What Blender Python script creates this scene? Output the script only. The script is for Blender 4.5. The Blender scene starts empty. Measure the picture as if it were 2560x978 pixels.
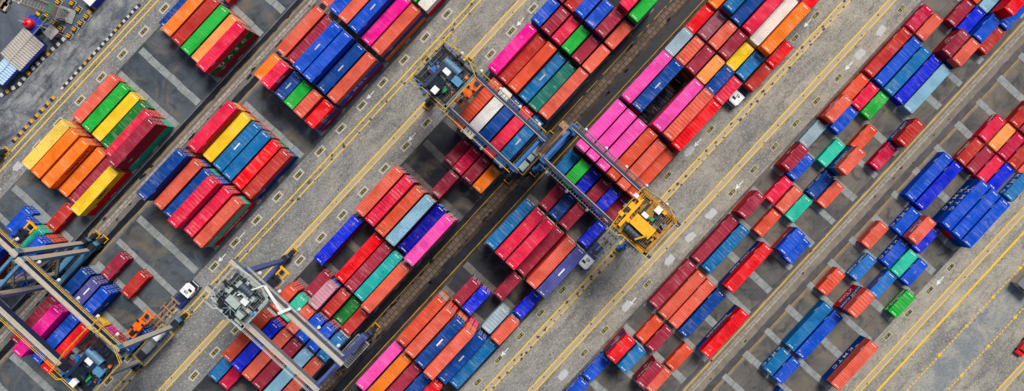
import bpy, bmesh, math, random
from mathutils import Vector, Matrix
R=math.radians
random.seed(7)
scene=bpy.context.scene
COL=scene.collection
# ---------------------------------------------------------------- frame of reference
# yard coordinates: t runs along the container rows (towards north-east), w runs across them (south-east),
# one unit = 1/11.7 m; the origin of the world is the point straight below the camera.
S=11.7; NX,NY,H=1348.4,469.3,169.0
ANG=R(47.3); UX,UY=math.cos(ANG),-math.sin(ANG); VX,VY=math.sin(ANG),math.cos(ANG)
W00,PITCH,PER,WB0,T00,Q=358.05,32.912,678.312,638.75,107.925,77.981
def P(w,t,z=0.0):
    x=w*VX+t*UX; y=w*VY+t*UY
    return Vector(((x-NX)/S,(NY-y)/S,z))
def wt(px,py,z=0.0):
    """yard coordinates of a point seen at (px,py) that lies z metres above the ground"""
    k=(H-z)/H
    gx=NX+(px-NX)*k; gy=NY+(py-NY)*k
    return gx*VX+gy*VY, gx*UX+gy*UY
def row_w(b,r):
    w0=(W00 if b in 'ACE' else WB0)+{'A':0,'B':0,'C':1,'D':1,'E':2,'F':2}[b]*PER
    return w0+r*PITCH
def slot_t(j): return T00+j*Q
# ---------------------------------------------------------------- mesh collector
class MB:
    def __init__(s): s.v=[]; s.f=[]; s.m=[]; s.c=[]
    def quad(s,a,b,c,d,m=0):
        i=len(s.v); s.v+= [tuple(a),tuple(b),tuple(c),tuple(d)]; s.f.append((i,i+1,i+2,i+3)); s.m.append(m)
    def tri(s,a,b,c,m=0):
        i=len(s.v); s.v+= [tuple(a),tuple(b),tuple(c)]; s.f.append((i,i+1,i+2)); s.m.append(m)
    def box(s,x0,x1,y0,y1,z0,z1,m=0,top=None):
        i=len(s.v)
        s.v+=[(x0,y0,z0),(x1,y0,z0),(x1,y1,z0),(x0,y1,z0),(x0,y0,z1),(x1,y0,z1),(x1,y1,z1),(x0,y1,z1)]
        for k,q in enumerate([(0,3,2,1),(4,5,6,7),(0,1,5,4),(1,2,6,5),(2,3,7,6),(3,0,4,7)]):
            s.f.append(tuple(i+a for a in q)); s.m.append(top if (k==1 and top is not None) else m)
    def cbox(s,cx,cy,cz,sx,sy,sz,m=0,top=None): s.box(cx-sx/2,cx+sx/2,cy-sy/2,cy+sy/2,cz-sz/2,cz+sz/2,m,top)
    def beam(s,p0,p1,wd,ht,m=0,w1=None,h1=None,top=None):
        """box beam between two points; wd across, ht in the remaining direction"""
        p0=Vector(p0);p1=Vector(p1);d=(p1-p0).normalized()
        up=Vector((0,0,1)) if abs(d.z)<0.9 else Vector((1,0,0))
        sd=d.cross(up).normalized();u2=sd.cross(d).normalized()
        w1=wd if w1 is None else w1; h1=ht if h1 is None else h1
        i=len(s.v)
        for p,a,b in ((p0,wd,ht),(p1,w1,h1)):
            for sa,sb in ((-1,-1),(1,-1),(1,1),(-1,1)):
                s.v.append(tuple(p+sd*(sa*a/2)+u2*(sb*b/2)))
        for k,q in enumerate([(0,1,2,3),(7,6,5,4),(0,4,5,1),(1,5,6,2),(2,6,7,3),(3,7,4,0)]):
            s.f.append(tuple(i+a for a in q)); s.m.append(top if (k==4 and top is not None) else m)
    def cyl(s,p0,p1,r,n=12,m=0,r1=None,caps=True):
        p0=Vector(p0);p1=Vector(p1);d=(p1-p0).normalized()
        up=Vector((0,0,1)) if abs(d.z)<0.9 else Vector((1,0,0))
        a=d.cross(up).normalized();b=a.cross(d).normalized(); r1=r if r1 is None else r1
        i=len(s.v)
        for p,q in ((p0,r),(p1,r1)):
            for k in range(n):
                an=2*math.pi*k/n; s.v.append(tuple(p+a*(math.cos(an)*q)+b*(math.sin(an)*q)))
        for k in range(n):
            k2=(k+1)%n; s.f.append((i+k,i+n+k,i+n+k2,i+k2)); s.m.append(m)
        if caps:
            s.f.append(tuple(i+k for k in range(n))); s.m.append(m)
            s.f.append(tuple(i+n+k for k in reversed(range(n)))); s.m.append(m)
    def path(s,pts,r,n=5,m=0):
        for a,b in zip(pts,pts[1:]): s.cyl(a,b,r,n,m)
    def mesh(s,name,mats):
        me=bpy.data.meshes.new(name); me.from_pydata(s.v,[],s.f)
        for q in mats: me.materials.append(q)
        me.polygons.foreach_set('material_index',s.m); me.update()
        if s.c:
            at=me.color_attributes.new('paint','FLOAT_COLOR','CORNER')
            dat=[]
            for p,c in zip(me.polygons,s.c): dat+= list(c)*len(p.vertices)
            at.data.foreach_set('color',dat)
        return me
    def build(s,name,mats,parent=None,loc=None,rz=None):
        if not isinstance(mats,(list,tuple)): mats=[mats]
        return link(name,s.mesh(name,mats),parent,loc,rz)
def link(name,me,parent=None,loc=None,rz=None):
    o=bpy.data.objects.new(name,me); COL.objects.link(o)
    if parent is not None: o.parent=parent
    if loc is not None: o.location=loc
    if rz is not None: o.rotation_euler=(0,0,rz)
    return o
def tag(o,label=None,cat=None,group=None,kind=None):
    for k,v in (('label',label),('category',cat),('group',group),('kind',kind)):
        if v: o[k]=v
    return o
def empty(name,loc,rz=0.0,label=None,cat=None,group=None):
    o=bpy.data.objects.new(name,None); COL.objects.link(o); o.location=loc; o.rotation_euler=(0,0,rz)
    o.empty_display_size=0.5
    return tag(o,label,cat,group)
def text_mesh(txt,size,mat,name,extrude=0.004):
    cu=bpy.data.curves.new(name,'FONT'); cu.body=txt; cu.size=size; cu.align_x='CENTER'; cu.align_y='CENTER'; cu.extrude=extrude; cu.resolution_u=2
    cu.offset=size*0.018
    ob=bpy.data.objects.new(name,cu); COL.objects.link(ob)
    bpy.context.view_layer.update()
    me=bpy.data.meshes.new_from_object(ob.evaluated_get(bpy.context.evaluated_depsgraph_get()))
    bpy.data.objects.remove(ob); bpy.data.curves.remove(cu)
    me.name=name; me.materials.clear(); me.materials.append(mat)
    return me
# ---------------------------------------------------------------- materials
def lin(c):
    return tuple(((v/255)/12.92 if v/255<=0.04045 else ((v/255+0.055)/1.055)**2.4) for v in c)
class NT:
    def __init__(s,name,rough=0.7,metal=0.0,spec=0.4):
        s.m=bpy.data.materials.new(name); s.m.use_nodes=True; s.t=s.m.node_tree; s.n=s.t.nodes; s.l=s.t.links
        s.b=s.n['Principled BSDF']; s.b.inputs['Roughness'].default_value=rough; s.b.inputs['Metallic'].default_value=metal
        s.b.inputs['Specular IOR Level'].default_value=spec
    def new(s,ty,**kw):
        n=s.n.new(ty)
        for k,v in kw.items(): setattr(n,k,v)
        return n
    def put(s,sock,v):
        if hasattr(v,'is_linked') or hasattr(v,'links'): s.l.new(v,sock)
        else:
            if hasattr(sock.default_value,'__len__') and len(sock.default_value)==4 and len(v)==3: v=(*v,1)
            sock.default_value=v
    def coord(s,which='Object'): return s.new('ShaderNodeTexCoord').outputs[which]
    def sep(s,v):
        n=s.new('ShaderNodeSeparateXYZ'); s.put(n.inputs[0],v); return n.outputs
    def vmul(s,v,k):
        n=s.new('ShaderNodeVectorMath',operation='MULTIPLY'); s.put(n.inputs[0],v); n.inputs[1].default_value=k; return n.outputs[0]
    def vadd(s,v,k):
        n=s.new('ShaderNodeVectorMath',operation='ADD'); s.put(n.inputs[0],v); s.put(n.inputs[1],k); return n.outputs[0]
    def noise(s,v,scale,detail=4,rough=0.55,dist=0.0):
        n=s.new('ShaderNodeTexNoise'); s.put(n.inputs['Vector'],v); n.inputs['Scale'].default_value=scale
        n.inputs['Detail'].default_value=detail; n.inputs['Roughness'].default_value=rough; n.inputs['Distortion'].default_value=dist
        return n.outputs['Fac']
    def vor(s,v,scale,feature='F1'):
        n=s.new('ShaderNodeTexVoronoi',feature=feature); s.put(n.inputs['Vector'],v); n.inputs['Scale'].default_value=scale
        return n.outputs['Distance']
    def map(s,v,a,b,c=0.0,d=1.0):
        n=s.new('ShaderNodeMapRange'); s.put(n.inputs[0],v); n.inputs[1].default_value=a; n.inputs[2].default_value=b
        n.inputs[3].default_value=c; n.inputs[4].default_value=d; return n.outputs[0]
    def math(s,op,a,b=0.0,c=0.0):
        n=s.new('ShaderNodeMath',operation=op); s.put(n.inputs[0],a); s.put(n.inputs[1],b); s.put(n.inputs[2],c); return n.outputs[0]
    def mix(s,f,a,b,mode='MIX'):
        n=s.new('ShaderNodeMix',data_type='RGBA',blend_type=mode); s.put(n.inputs[0],f); s.put(n.inputs[6],a); s.put(n.inputs[7],b); return n.outputs[2]
    def done(s,col,bump=None,strength=0.3,dist=0.02,rough=None):
        s.put(s.b.inputs['Base Color'],col)
        if rough is not None: s.put(s.b.inputs['Roughness'],rough)
        if bump is not None:
            n=s.new('ShaderNodeBump'); n.inputs['Strength'].default_value=strength; n.inputs['Distance'].default_value=dist
            s.put(n.inputs['Height'],bump); s.l.new(n.outputs[0],s.b.inputs['Normal'])
        return s.m
def painted(name,rgb,rough=0.5,dirt=0.35,dcol=(70,62,55),scale=1.3,metal=0.0):
    n=NT(name,rough,metal); c=n.coord(); a=n.noise(c,scale,5,0.6); f=n.map(a,0.48,0.75,0,dirt)
    b=n.noise(c,scale*7,3,0.6); f2=n.map(b,0.55,0.8,0,dirt*0.7)
    col=n.mix(f,lin(rgb),lin(dcol)); col=n.mix(f2,col,lin(dcol))
    return n.done(col,b,0.15)
M={}
def make_ground_mats():
    # driving lanes: worn speckled concrete, greyer-blue in the old western part of the yard, sandy in the east
    n=NT('worn_concrete_lane',0.85,0,0.25); c=n.coord()
    geo=n.new('ShaderNodeNewGeometry').outputs['Position']; X=n.sep(geo)[0]
    big=n.noise(c,0.035,4,0.6); med=n.noise(c,0.22,5,0.65,0.4); fine=n.noise(c,1.6,4,0.7); grit=n.noise(c,5.5,3,0.7)
    f=n.math('ADD',n.map(X,-75,62,0,1),n.map(big,0.3,0.7,-0.3,0.3)); f=n.math('MINIMUM',n.math('MAXIMUM',f,0),1)
    g2=n.noise(n.vadd(c,(31.,7.,0.)),2.3,3,0.75)
    col=n.mix(f,lin((118,122,124)),lin((140,136,126)))
    col=n.mix(n.map(med,0.38,0.66,0,0.8),col,n.mix(f,lin((150,148,144)),lin((178,171,155))))
    st=n.vmul(c,(0.10,0.55,1)); streak=n.noise(st,1.0,4,0.6)
    col=n.mix(n.map(streak,0.50,0.70,0,0.6),col,lin((84,86,88)))
    col=n.mix(n.map(n.noise(n.vadd(c,(5.,77.,0.)),0.45,5,0.7,0.8),0.57,0.68,0,0.55),col,lin((80,80,82)))
    col=n.mix(n.map(fine,0.53,0.70,0,0.7),col,lin((82,80,80)))
    huge=n.noise(n.vadd(n.vmul(c,(0.5,1,1)),(55.,3.,0.)),0.075,5,0.65,0.8); col=n.mix(n.map(huge,0.50,0.62,0,0.5),col,lin((84,92,98))); col=n.mix(n.map(huge,0.42,0.34,0,0.25),col,lin((190,182,164)))
    stn=n.noise(n.vadd(n.vmul(c,(0.45,1,1)),(9.,99.,0.)),0.8,5,0.75,1.2); col=n.mix(n.map(stn,0.58,0.66,0,0.6),col,lin((70,68,68)))
    col=n.mix(n.map(g2,0.47,0.32,0,0.7),col,lin((198,190,172)))
    col=n.mix(n.map(grit,0.55,0.68,0,0.75),col,lin((54,54,58)))
    col=n.mix(n.map(grit,0.40,0.28,0,0.8),col,lin((214,208,196)))
    M['lane']=n.done(col,grit,0.3,0.02)
    # stacking pads: dark asphalt slabs
    for key,ca,cb in (('pad_west',(58,68,78),(84,92,98)),('pad_mid',(32,38,47),(60,62,65)),('pad_east',(78,78,78),(112,106,98))):
        n=NT('stacking_pad_asphalt_'+key[4:],0.8,0,0.3); c=n.coord(); s=n.sep(c)
        big=n.noise(c,0.10,5,0.65,0.6); fine=n.noise(c,1.3,5,0.7); grit=n.noise(c,6,2,0.6)
        col=n.mix(n.map(big,0.38,0.62),lin(ca),lin(cb))
        col=n.mix(n.map(n.noise(c,0.3,4,0.6,1.0),0.50,0.66,0,0.7),col,lin((44,50,58)))
        col=n.mix(n.map(n.noise(n.vadd(c,(37.,11.,0.)),0.13,4,0.65,0.8),0.52,0.66,0,0.6),col,lin((118,108,92)))
        col=n.mix(n.map(fine,0.62,0.8,0,0.5),col,lin((120,118,112)))
        col=n.mix(n.map(grit,0.66,0.76,0,0.5),col,lin((150,150,146)))
        # joints of the slabs, one line per container row and two per slot
        def joint(v,pitch,off,wd):
            q=n.math('FRACT',n.math('DIVIDE',n.math('ADD',v,off),pitch)); q=n.math('ABSOLUTE',n.math('SUBTRACT',q,0.5))
            return n.map(q,wd/pitch,wd/pitch*0.3,0,1)
        jn=n.math('MAXIMUM',joint(s[0],Q/S,-(T00/S),0.05),joint(s[1],PITCH*2/S,0.4,0.06))
        col=n.mix(n.math('MULTIPLY',jn,0.55),col,lin((38,38,40)))
        M[key]=n.done(col,fine,0.2,0.01)
    def simple(key,name,ca,cb,sc=0.6,grit=(60,58,55),ga=0.5,rough=0.85):
        n=NT(name,rough,0,0.25); c=n.coord(); a=n.noise(c,sc,5,0.65,0.5); b=n.noise(c,sc*6,4,0.7)
        col=n.mix(n.map(a,0.35,0.68),lin(ca),lin(cb)); col=n.mix(n.map(b,0.55,0.75,0,ga),col,lin(grit)); M[key]=n.done(col,b,0.25)
    simple('strip','foundation_concrete',(122,130,132),(154,158,154),0.8,(96,94,90),0.5)
    simple('strip_dark','foundation_concrete_dirty',(88,88,86),(118,115,108),0.8,(70,68,66),0.5)
    simple('gapW','verge_asphalt_grey',(92,92,92),(122,118,112),0.5)
    simple('gapM','verge_asphalt_brown',(42,36,32),(80,68,57),0.3,(20,20,24))
    simple('gapE','verge_asphalt_pale',(112,104,94),(138,129,116),0.4)
    simple('oil','oil_darkened_runway',(8,10,18),(30,34,44),0.35,(66,62,56),0.4,0.5)
    simple('oilE','oil_darkened_runway_east',(62,62,68),(92,88,86),0.35,(44,46,52),0.5,0.6)
    simple('kerbtop','runway_kerb_concrete',(88,94,102),(128,130,130),0.6)
    simple('site','site_asphalt',(62,70,82),(104,112,122),0.14,(50,54,62),0.6)
    n=NT('dusty_lane_by_gate',0.85,0,0.2); c=n.coord(); y_=n.sep(c)[1]
    a_=n.noise(c,0.22,5,0.7,0.6); b_=n.noise(c,1.6,4,0.75); st_=n.noise(n.vmul(c,(0.12,0.7,1)),1.0,5,0.65)
    col=n.mix(n.map(a_,0.38,0.62),lin((84,92,102)),lin((150,152,152))); col=n.mix(n.map(st_,0.50,0.64,0,0.75),col,lin((58,56,64))); col=n.mix(n.map(b_,0.54,0.68,0,0.6),col,lin((62,62,68))); col=n.mix(n.map(b_,0.40,0.30,0,0.5),col,lin((190,190,188)))
    M['mud']=n.done(col,b_,0.3)
    def pavers(key,name,ca,cb,gr,px,py):
        n=NT(name,0.9,0,0.2); c=n.coord()
        br=n.new('ShaderNodeTexBrick'); n.put(br.inputs['Vector'],c); br.inputs['Scale'].default_value=1.0
        br.inputs['Brick Width'].default_value=px; br.inputs['Row Height'].default_value=py; br.inputs['Mortar Size'].default_value=0.055
        br.inputs['Color1'].default_value=(*lin(ca),1); br.inputs['Color2'].default_value=(*lin(cb),1); br.inputs['Mortar'].default_value=(*lin(gr),1)
        a=n.noise(c,0.5,5,0.7,0.5); col=n.mix(n.map(a,0.5,0.75,0,0.55),br.outputs['Color'],lin(gr)); col=n.mix(n.map(n.noise(c,4,3),0.55,0.75,0,0.4),col,lin(gr))
        M[key]=n.done(col,a,0.3)
    pavers('paveW','cable_trench_slabs_grey',(150,144,134),(168,160,150),(78,74,70),1.35,0.95)
    pavers('paveM','cable_trench_slabs_brown',(92,80,68),(116,101,87),(34,28,26),1.1,1.05)
    pavers('paveE','cable_trench_slabs_pale',(152,146,132),(164,157,143),(96,90,82),1.7,1.3)
    def paint(key,name,rgb,wear=0.5,sc=1.2,under=(120,116,108)):
        n=NT(name,0.7,0,0.3); c=n.coord(); a=n.noise(c,sc,5,0.7); b=n.noise(c,sc*6,3,0.7)
        col=n.mix(n.map(a,0.56,0.72,0,wear),lin(rgb),lin(under)); col=n.mix(n.map(b,0.60,0.72,0,wear),col,lin(under)); M[key]=n.done(col)
    paint('yline','yellow_lane_paint',(232,188,34),0.75,0.8)
    paint('yfaint','faded_yellow_paint',(176,136,40),0.8,0.7,(80,72,60))
    paint('wline','white_road_paint',(226,228,232),0.35)
    paint('wfaint','worn_white_patch',(184,186,186),0.95,1.6,(134,130,122))
    paint('between','pale_strip_between_lines',(168,158,142),0.6,0.4)
    paint('platewhite','white_slot_frame_paint',(186,182,172),0.6,1.6)

    n=NT('washed_pale_lane_concrete',0.85,0,0.25); c=n.coord(); a=n.noise(c,0.2,5,0.7,0.6); b_=n.noise(c,1.7,4,0.75); g_=n.noise(c,5.5,3,0.7)
    col=n.mix(n.map(a,0.4,0.6),lin((120,128,132)),lin((158,156,146))); col=n.mix(n.map(b_,0.52,0.68,0,0.7),col,lin((82,88,94))); col=n.mix(n.map(g_,0.42,0.3,0,0.8),col,lin((206,204,196))); col=n.mix(n.map(g_,0.56,0.68,0,0.7),col,lin((62,64,68)))
    M['bluewash']=n.done(col,g_,0.3)
    paint('plateblack','black_slot_plate_paint',(34,34,26),0.3,2.0,(70,66,50))
    paint('platetext','yellow_slot_digits',(170,158,62),0.15)
    paint('tyre','tyre_rubber_mark',(70,66,60),0.9,0.8,(120,114,104))
make_ground_mats()
def make_container_mats():
    for mode in ('obj','att'):
        for part in ('side','roof'):
            n=NT('container_%s_paint'%part+('' if mode=='obj' else '_lower_tiers'),0.6 if part=='side' else 0.72,0,0.06)
            if mode=='obj':
                oi=n.new('ShaderNodeObjectInfo'); base=oi.outputs['Color']; rnd=oi.outputs['Random']
            else:
                at=n.new('ShaderNodeAttribute'); at.attribute_name='paint'; base=at.outputs['Color']; rnd=0.37
            c=n.coord('Object')
            if mode=='obj':
                off=n.new('ShaderNodeCombineXYZ'); n.put(off.inputs[0],n.math('MULTIPLY',rnd,91.0)); n.put(off.inputs[1],n.math('MULTIPLY',rnd,57.0)); c=n.vadd(c,off.outputs[0])
                r2=n.math('FRACT',n.math('MULTIPLY',rnd,17.3)); r3=n.math('FRACT',n.math('MULTIPLY',rnd,41.7))
            else: r2,r3=0.4,0.4
            cur=base
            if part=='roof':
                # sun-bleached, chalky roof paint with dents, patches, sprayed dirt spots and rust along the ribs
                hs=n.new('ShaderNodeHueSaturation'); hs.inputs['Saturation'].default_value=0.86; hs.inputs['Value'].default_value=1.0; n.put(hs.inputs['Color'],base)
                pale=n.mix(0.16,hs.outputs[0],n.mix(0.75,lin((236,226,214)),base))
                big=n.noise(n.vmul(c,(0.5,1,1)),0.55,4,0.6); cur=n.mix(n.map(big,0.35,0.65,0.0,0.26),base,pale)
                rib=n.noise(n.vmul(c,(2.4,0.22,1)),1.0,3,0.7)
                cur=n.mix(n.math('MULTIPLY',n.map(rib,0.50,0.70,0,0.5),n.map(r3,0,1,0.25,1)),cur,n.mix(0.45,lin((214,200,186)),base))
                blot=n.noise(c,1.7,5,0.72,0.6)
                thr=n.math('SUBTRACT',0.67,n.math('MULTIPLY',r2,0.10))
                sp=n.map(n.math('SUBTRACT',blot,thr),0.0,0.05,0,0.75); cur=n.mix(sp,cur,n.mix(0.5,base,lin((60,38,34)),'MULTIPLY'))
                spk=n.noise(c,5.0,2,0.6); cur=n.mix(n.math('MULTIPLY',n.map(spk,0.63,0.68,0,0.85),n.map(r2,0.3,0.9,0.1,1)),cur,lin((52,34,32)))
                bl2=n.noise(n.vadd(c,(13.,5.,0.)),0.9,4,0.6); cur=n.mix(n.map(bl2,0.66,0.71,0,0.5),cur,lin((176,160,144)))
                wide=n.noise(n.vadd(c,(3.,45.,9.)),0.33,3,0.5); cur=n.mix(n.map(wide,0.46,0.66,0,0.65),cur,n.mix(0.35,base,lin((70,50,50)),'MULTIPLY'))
            else:
                # grime only in ragged patches and runs
                v=n.vmul(c,(2.2,2.2,0.35)); run=n.noise(v,1.1,4,0.65)
                cur=n.mix(n.map(run,0.55,0.78,0,0.45),cur,lin((48,34,32)))
                rs=n.noise(c,2.6,5,0.7); cur=n.mix(n.map(rs,0.66,0.74,0,0.7),cur,lin((96,48,28)))
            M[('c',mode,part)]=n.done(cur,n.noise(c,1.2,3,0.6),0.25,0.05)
make_container_mats()
M['fit']=painted('steel_corner_fitting',(96,88,84),0.6,0.5)
M['rod']=painted('galvanised_lock_rod',(200,196,188),0.4,0.3,metal=0.3)
M['white']=painted('white_lettering',(236,236,232),0.6,0.12)
M['black']=painted('black_lettering',(22,20,22),0.6,0.05)
M['blueink']=painted('dark_blue_lettering',(24,30,96),0.6,0.05)
M['redink']=painted('red_lettering',(190,60,60),0.6,0.05)
M['navy']=painted('navy_crane_paint',(26,44,74),0.5,0.3,(14,18,26))
M['blue']=painted('blue_crane_paint',(26,104,176),0.45,0.3,(18,40,66))
M['paleblue']=painted('pale_blue_crane_paint',(78,140,176),0.45,0.45,(40,90,120))
M['cream']=painted('cream_crane_paint',(186,178,164),0.5,0.45,(150,126,96))  # on crane tops this pale tone imitates reflected sky and dust
M['greygreen']=painted('grey_green_machinery_paint',(168,184,176),0.5,0.45,(96,104,98))
M['slate']=painted('slate_blue_crane_paint',(74,92,150),0.5,0.35,(28,34,60))
M['yellow']=painted('yellow_machinery_paint',(240,176,10),0.45,0.4,(110,72,16))
M['ochre']=painted('ochre_machinery_paint',(196,134,16),0.5,0.55,(52,38,18))
M['yrail']=painted('yellow_handrail_paint',(244,196,30),0.45,0.2)
M['grail']=painted('grey_handrail_paint',(120,132,144),0.5,0.3)
M['wrail']=painted('white_handrail_paint',(206,214,212),0.5,0.3)
M['dark']=painted('greasy_dark_steel',(30,34,42),0.5,0.4,(14,14,16))
M['steel']=painted('bare_grey_steel',(112,118,124),0.5,0.4)
M['rail']=painted('polished_rail_steel',(190,184,176),0.35,0.4,metal=0.2)
M['orange']=painted('orange_spreader_paint',(240,112,14),0.5,0.45,(90,40,12))
M['whitep']=painted('white_cab_paint',(232,234,232),0.35,0.2,(130,126,116))
M['glass']=painted('dark_tinted_glass',(20,36,48),0.15,0.05)
M['green']=painted('green_housing_paint',(30,170,90),0.5,0.2)
M['tyre_rub']=painted('black_tyre_rubber',(22,22,24),0.85,0.3,(60,56,52))
M['rust']=painted('rusty_trailer_steel',(168,128,98),0.7,0.5,(60,38,28))
M['truckblue']=painted('dark_blue_chassis_paint',(14,44,104),0.5,0.4)
M['red']=painted('bright_red_paint',(224,28,26),0.3,0.1)
def roofmat(name,rgb,pitch):
    n=NT(name,0.5); c=n.coord(); s=n.sep(c); a=n.noise(n.vmul(c,(0.4,1.6,1)),0.8,4,0.6)
    col=n.mix(n.map(a,0.4,0.7,0,0.5),lin(rgb),lin(tuple(int(v*0.72) for v in rgb))); return n.done(col,a,0.2)
M['zinc']=roofmat('weathered_zinc_roof',(178,172,162),1); M['bluesheet']=roofmat('pale_blue_roof_sheet',(176,206,232),1)
M['deepblue']=painted('deep_blue_wall_paint',(14,62,190),0.5,0.15)
M['leaf']=painted('weed_leaves',(46,92,34),0.8,0.4,(26,50,20))
M['salmon']=painted('salmon_sign_panel',(222,170,146),0.6,0.2)
# ---------------------------------------------------------------- the ground
ground_rz=ANG
def lp(w,t,z): # local coordinates of the rotated ground meshes (x along t, y towards north-west)
    return (t/S,-w/S,z)
G0=P(0,0)
def sheet(name,w0,w1,t0,t1,z,mat,parent=None,step=None):
    b=MB(); b.quad(lp(w1,t0,z),lp(w1,t1,z),lp(w0,t1,z),lp(w0,t0,z))
    return b.build(name,mat,parent,None if parent else G0,None if parent else ground_rz)
T0,T1=-1300,2700
ground=sheet('ground',-1500,4200,-3200,4200,0,M['lane']); tag(ground,kind='structure')
def sub(name,b,mats): return b.build(name,mats,ground)
A0={'A':341,'B':622,'C':1019.5,'D':1300,'E':1698,'F':1978.5}
A1={'A':539,'B':820,'C':1217.5,'D':1498.5,'E':1896,'F':2176.5}
for b_ in 'ABCDEF':
    o=sheet('stacking_pad',A0[b_]-4,A1[b_]+8,T0,T1,0.004,M[{'A':'pad_west','B':'pad_west','C':'pad_mid','D':'pad_mid','E':'pad_east','F':'pad_east'}[b_]],ground)
sb={}
for b_ in 'ABCDEF':
    for k in range(-12,30):
        tt=T00+Q*(k+0.5)
        b=sb.setdefault('strip' if b_ in 'ABEF' else 'strip_dark',MB())
        wide=18 if (k%2==0) else 15
        w0=A0[b_]+2; w1=A1[b_]+(14 if b_ in 'E' else 2)
        if b_=='F': w0-=14
        q=w0
        while q<w1-6:
            e=min(q+33,w1); off=random.uniform(-0.9,0.9)
            b.box((tt-wide/2+off)/S,(tt+wide/2+off)/S,-(e-1.0)/S,-q/S,0.0,0.008+random.uniform(0,0.03))
            q=e
for k,b in sb.items(): sub('foundation_strip',b,M[k])
def wavy(name,w0,w1,z,mat,amp=2.0,seed=1,t0=T0,t1=T1,stepm=14):
    rnd=random.Random(seed); b=MB(); t=t0; pa=(w0+rnd.uniform(-amp,amp),w1+rnd.uniform(-amp,amp))
    while t<t1:
        nt=t+stepm; qa=(w0+rnd.uniform(-amp,amp),w1+rnd.uniform(-amp,amp))
        b.quad(lp(pa[1],t,z),lp(qa[1],nt,z),lp(qa[0],nt,z),lp(pa[0],t,z)); pa=qa; t=nt
    return sub(name,b,mat)
for gi,(f,gap,pave,oil) in enumerate(((522.6,'gapW','paveW','oil'),(1200.9,'gapM','paveM','oil'),(1879.2,'gapE','paveE','oilE'))):
    sheet('verge',f+24,f+99,T0,T1,0.008,M[gap],ground)
    pw=((48,60),(37,62),(48,59))[gi]
    wavy('crane_runway_track',f+22+(0,-3,2)[gi],f+35,0.012,M[oil],1.2,gi)
    wavy('crane_runway_track',f+(74,70,74)[gi],f+89+(0,2,4)[gi],0.012,M[oil],1.2,gi+9)
    if gi==0: # raised kerb beside the western runway
        b=MB(); b.box(T0/S,T1/S,-(f+24)/S,-(f+21.5)/S,0,0.14); sub('kerb',b,M['kerbtop'])
    b=MB(); b.box(T0/S,T1/S,-(f+pw[1])/S,-(f+pw[0])/S,0,0.05); sub('cable_trench_cover',b,M[pave])
    wavy('runway_edge_line',f+38.6-(0,6,0)[gi],f+40.4-(0,6,0)[gi],0.016,M['yfaint' if gi<2 else 'yline'],0.3,gi+20)
    wavy('runway_edge_line',f+91.5,f+93.3,0.016,M['yfaint'],0.4,gi+30)
# oily puddle edges along the trench covers
rnd=random.Random(5)
b=MB()
def blob(b,w,t,r,z,rnd,asp=1.6,n=10):
    c=lp(w,t,z); pts=[]
    for k in range(n):
        a=2*math.pi*k/n; q=r*rnd.uniform(0.55,1.15); pts.append(lp(w+math.sin(a)*q,t+math.cos(a)*q*asp,z))
    for k in range(n): b.tri(c,pts[k],pts[(k+1)%n])
for f,cnt in ((522.6,110),(1200.9,260),(1879.2,34)):
    for _ in range(cnt):
        blob(b,f+rnd.choice((36,38,61,63,66,72))+rnd.uniform(-3,3),rnd.uniform(-500,2000),rnd.uniform(1.0,4.4 if f<1800 else 2.4),0.056,rnd,2.6,16)
sub('oil_stain',b,M['oil'])
# painted lines
def line(w0,w1,t0=T0,t1=T1,mat='yline',z=0.012,name='lane_line'):
    b=MB(); b.quad(lp(w1,t0,z),lp(w1,t1,z),lp(w0,t1,z),lp(w0,t0,z)); return sub(name,b,M[mat])
for a,c in ((277.8,290.8),(953.3,965.8),(1633.0,1646.3),(870.2,883.4),(1550.9,1563.8),(2232.0,2245.4),(2494,2506)):
    if a not in (277.8,870.2): line(a+1.5,c-1.5,mat='between',z=0.006,name='runway_strip')
    line(a-1.5,a+1.5); line(c-1.4,c+1.4)
line(2272.5,2277.5); wavy('washed_lane',2334,2398,0.005,M['bluewash'],5,91,stepm=9); wavy('washed_lane',2494,2506,0.005,M['bluewash'],1,92)
for w in (2328.5,2403.2):
    b=MB(); t=-200
    while t<2100:
        b.quad(lp(w+1.4,t,0.012),lp(w+1.4,t+6.5,0.012),lp(w-1.4,t+6.5,0.012),lp(w-1.4,t,0.012)); t+=10.4
    sub('dashed_lane_line',b,M['yline'])
    b=MB()
    for k in range(-2,20):
        t=1138+k*98.6
        for a in range(4):
            an=a*math.pi/4; dx,dy=math.cos(an)*4.4,math.sin(an)*4.4; ex,ey=-math.sin(an)*1.1,math.cos(an)*1.1
            b.quad(lp(w+dy+ey,t+dx+ex,0.016+a*0.001),lp(w-dy+ey,t-dx+ex,0.016+a*0.001),lp(w-dy-ey,t-dx-ex,0.016+a*0.001),lp(w+dy-ey,t+dx-ex,0.016+a*0.001))
    sub('lane_star_marking',b,M['yline'])
# tyre and grease blots on the crane runways
rnd=random.Random(11); b=MB()
for w in (883,1563,1556,876):
    t=-600+rnd.uniform(0,30)
    while t<2000:
        blob(b,w+rnd.uniform(-3,4),t,rnd.uniform(1.4,4.2),0.018,rnd,1.4); t+=rnd.uniform(18,34) if w in (1556,1563) else rnd.uniform(34,80)
for w in (284,959,1640,2238):
    t=-600
    while t<2000:
        blob(b,w+rnd.uniform(-6,6),t,rnd.uniform(0.8,2.4),0.018,rnd,1.5); t+=rnd.uniform(30,90)
for _ in range(60):
    w=rnd.choice((905,930,1590,1610,845,1525,1505,1670,1000,1020,840))+rnd.uniform(-16,16)
    blob(b,w,rnd.uniform(-500,1900),rnd.uniform(0.5,1.6),0.018,rnd,1.8)
sub('tyre_mark',b,M['tyre'])
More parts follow.
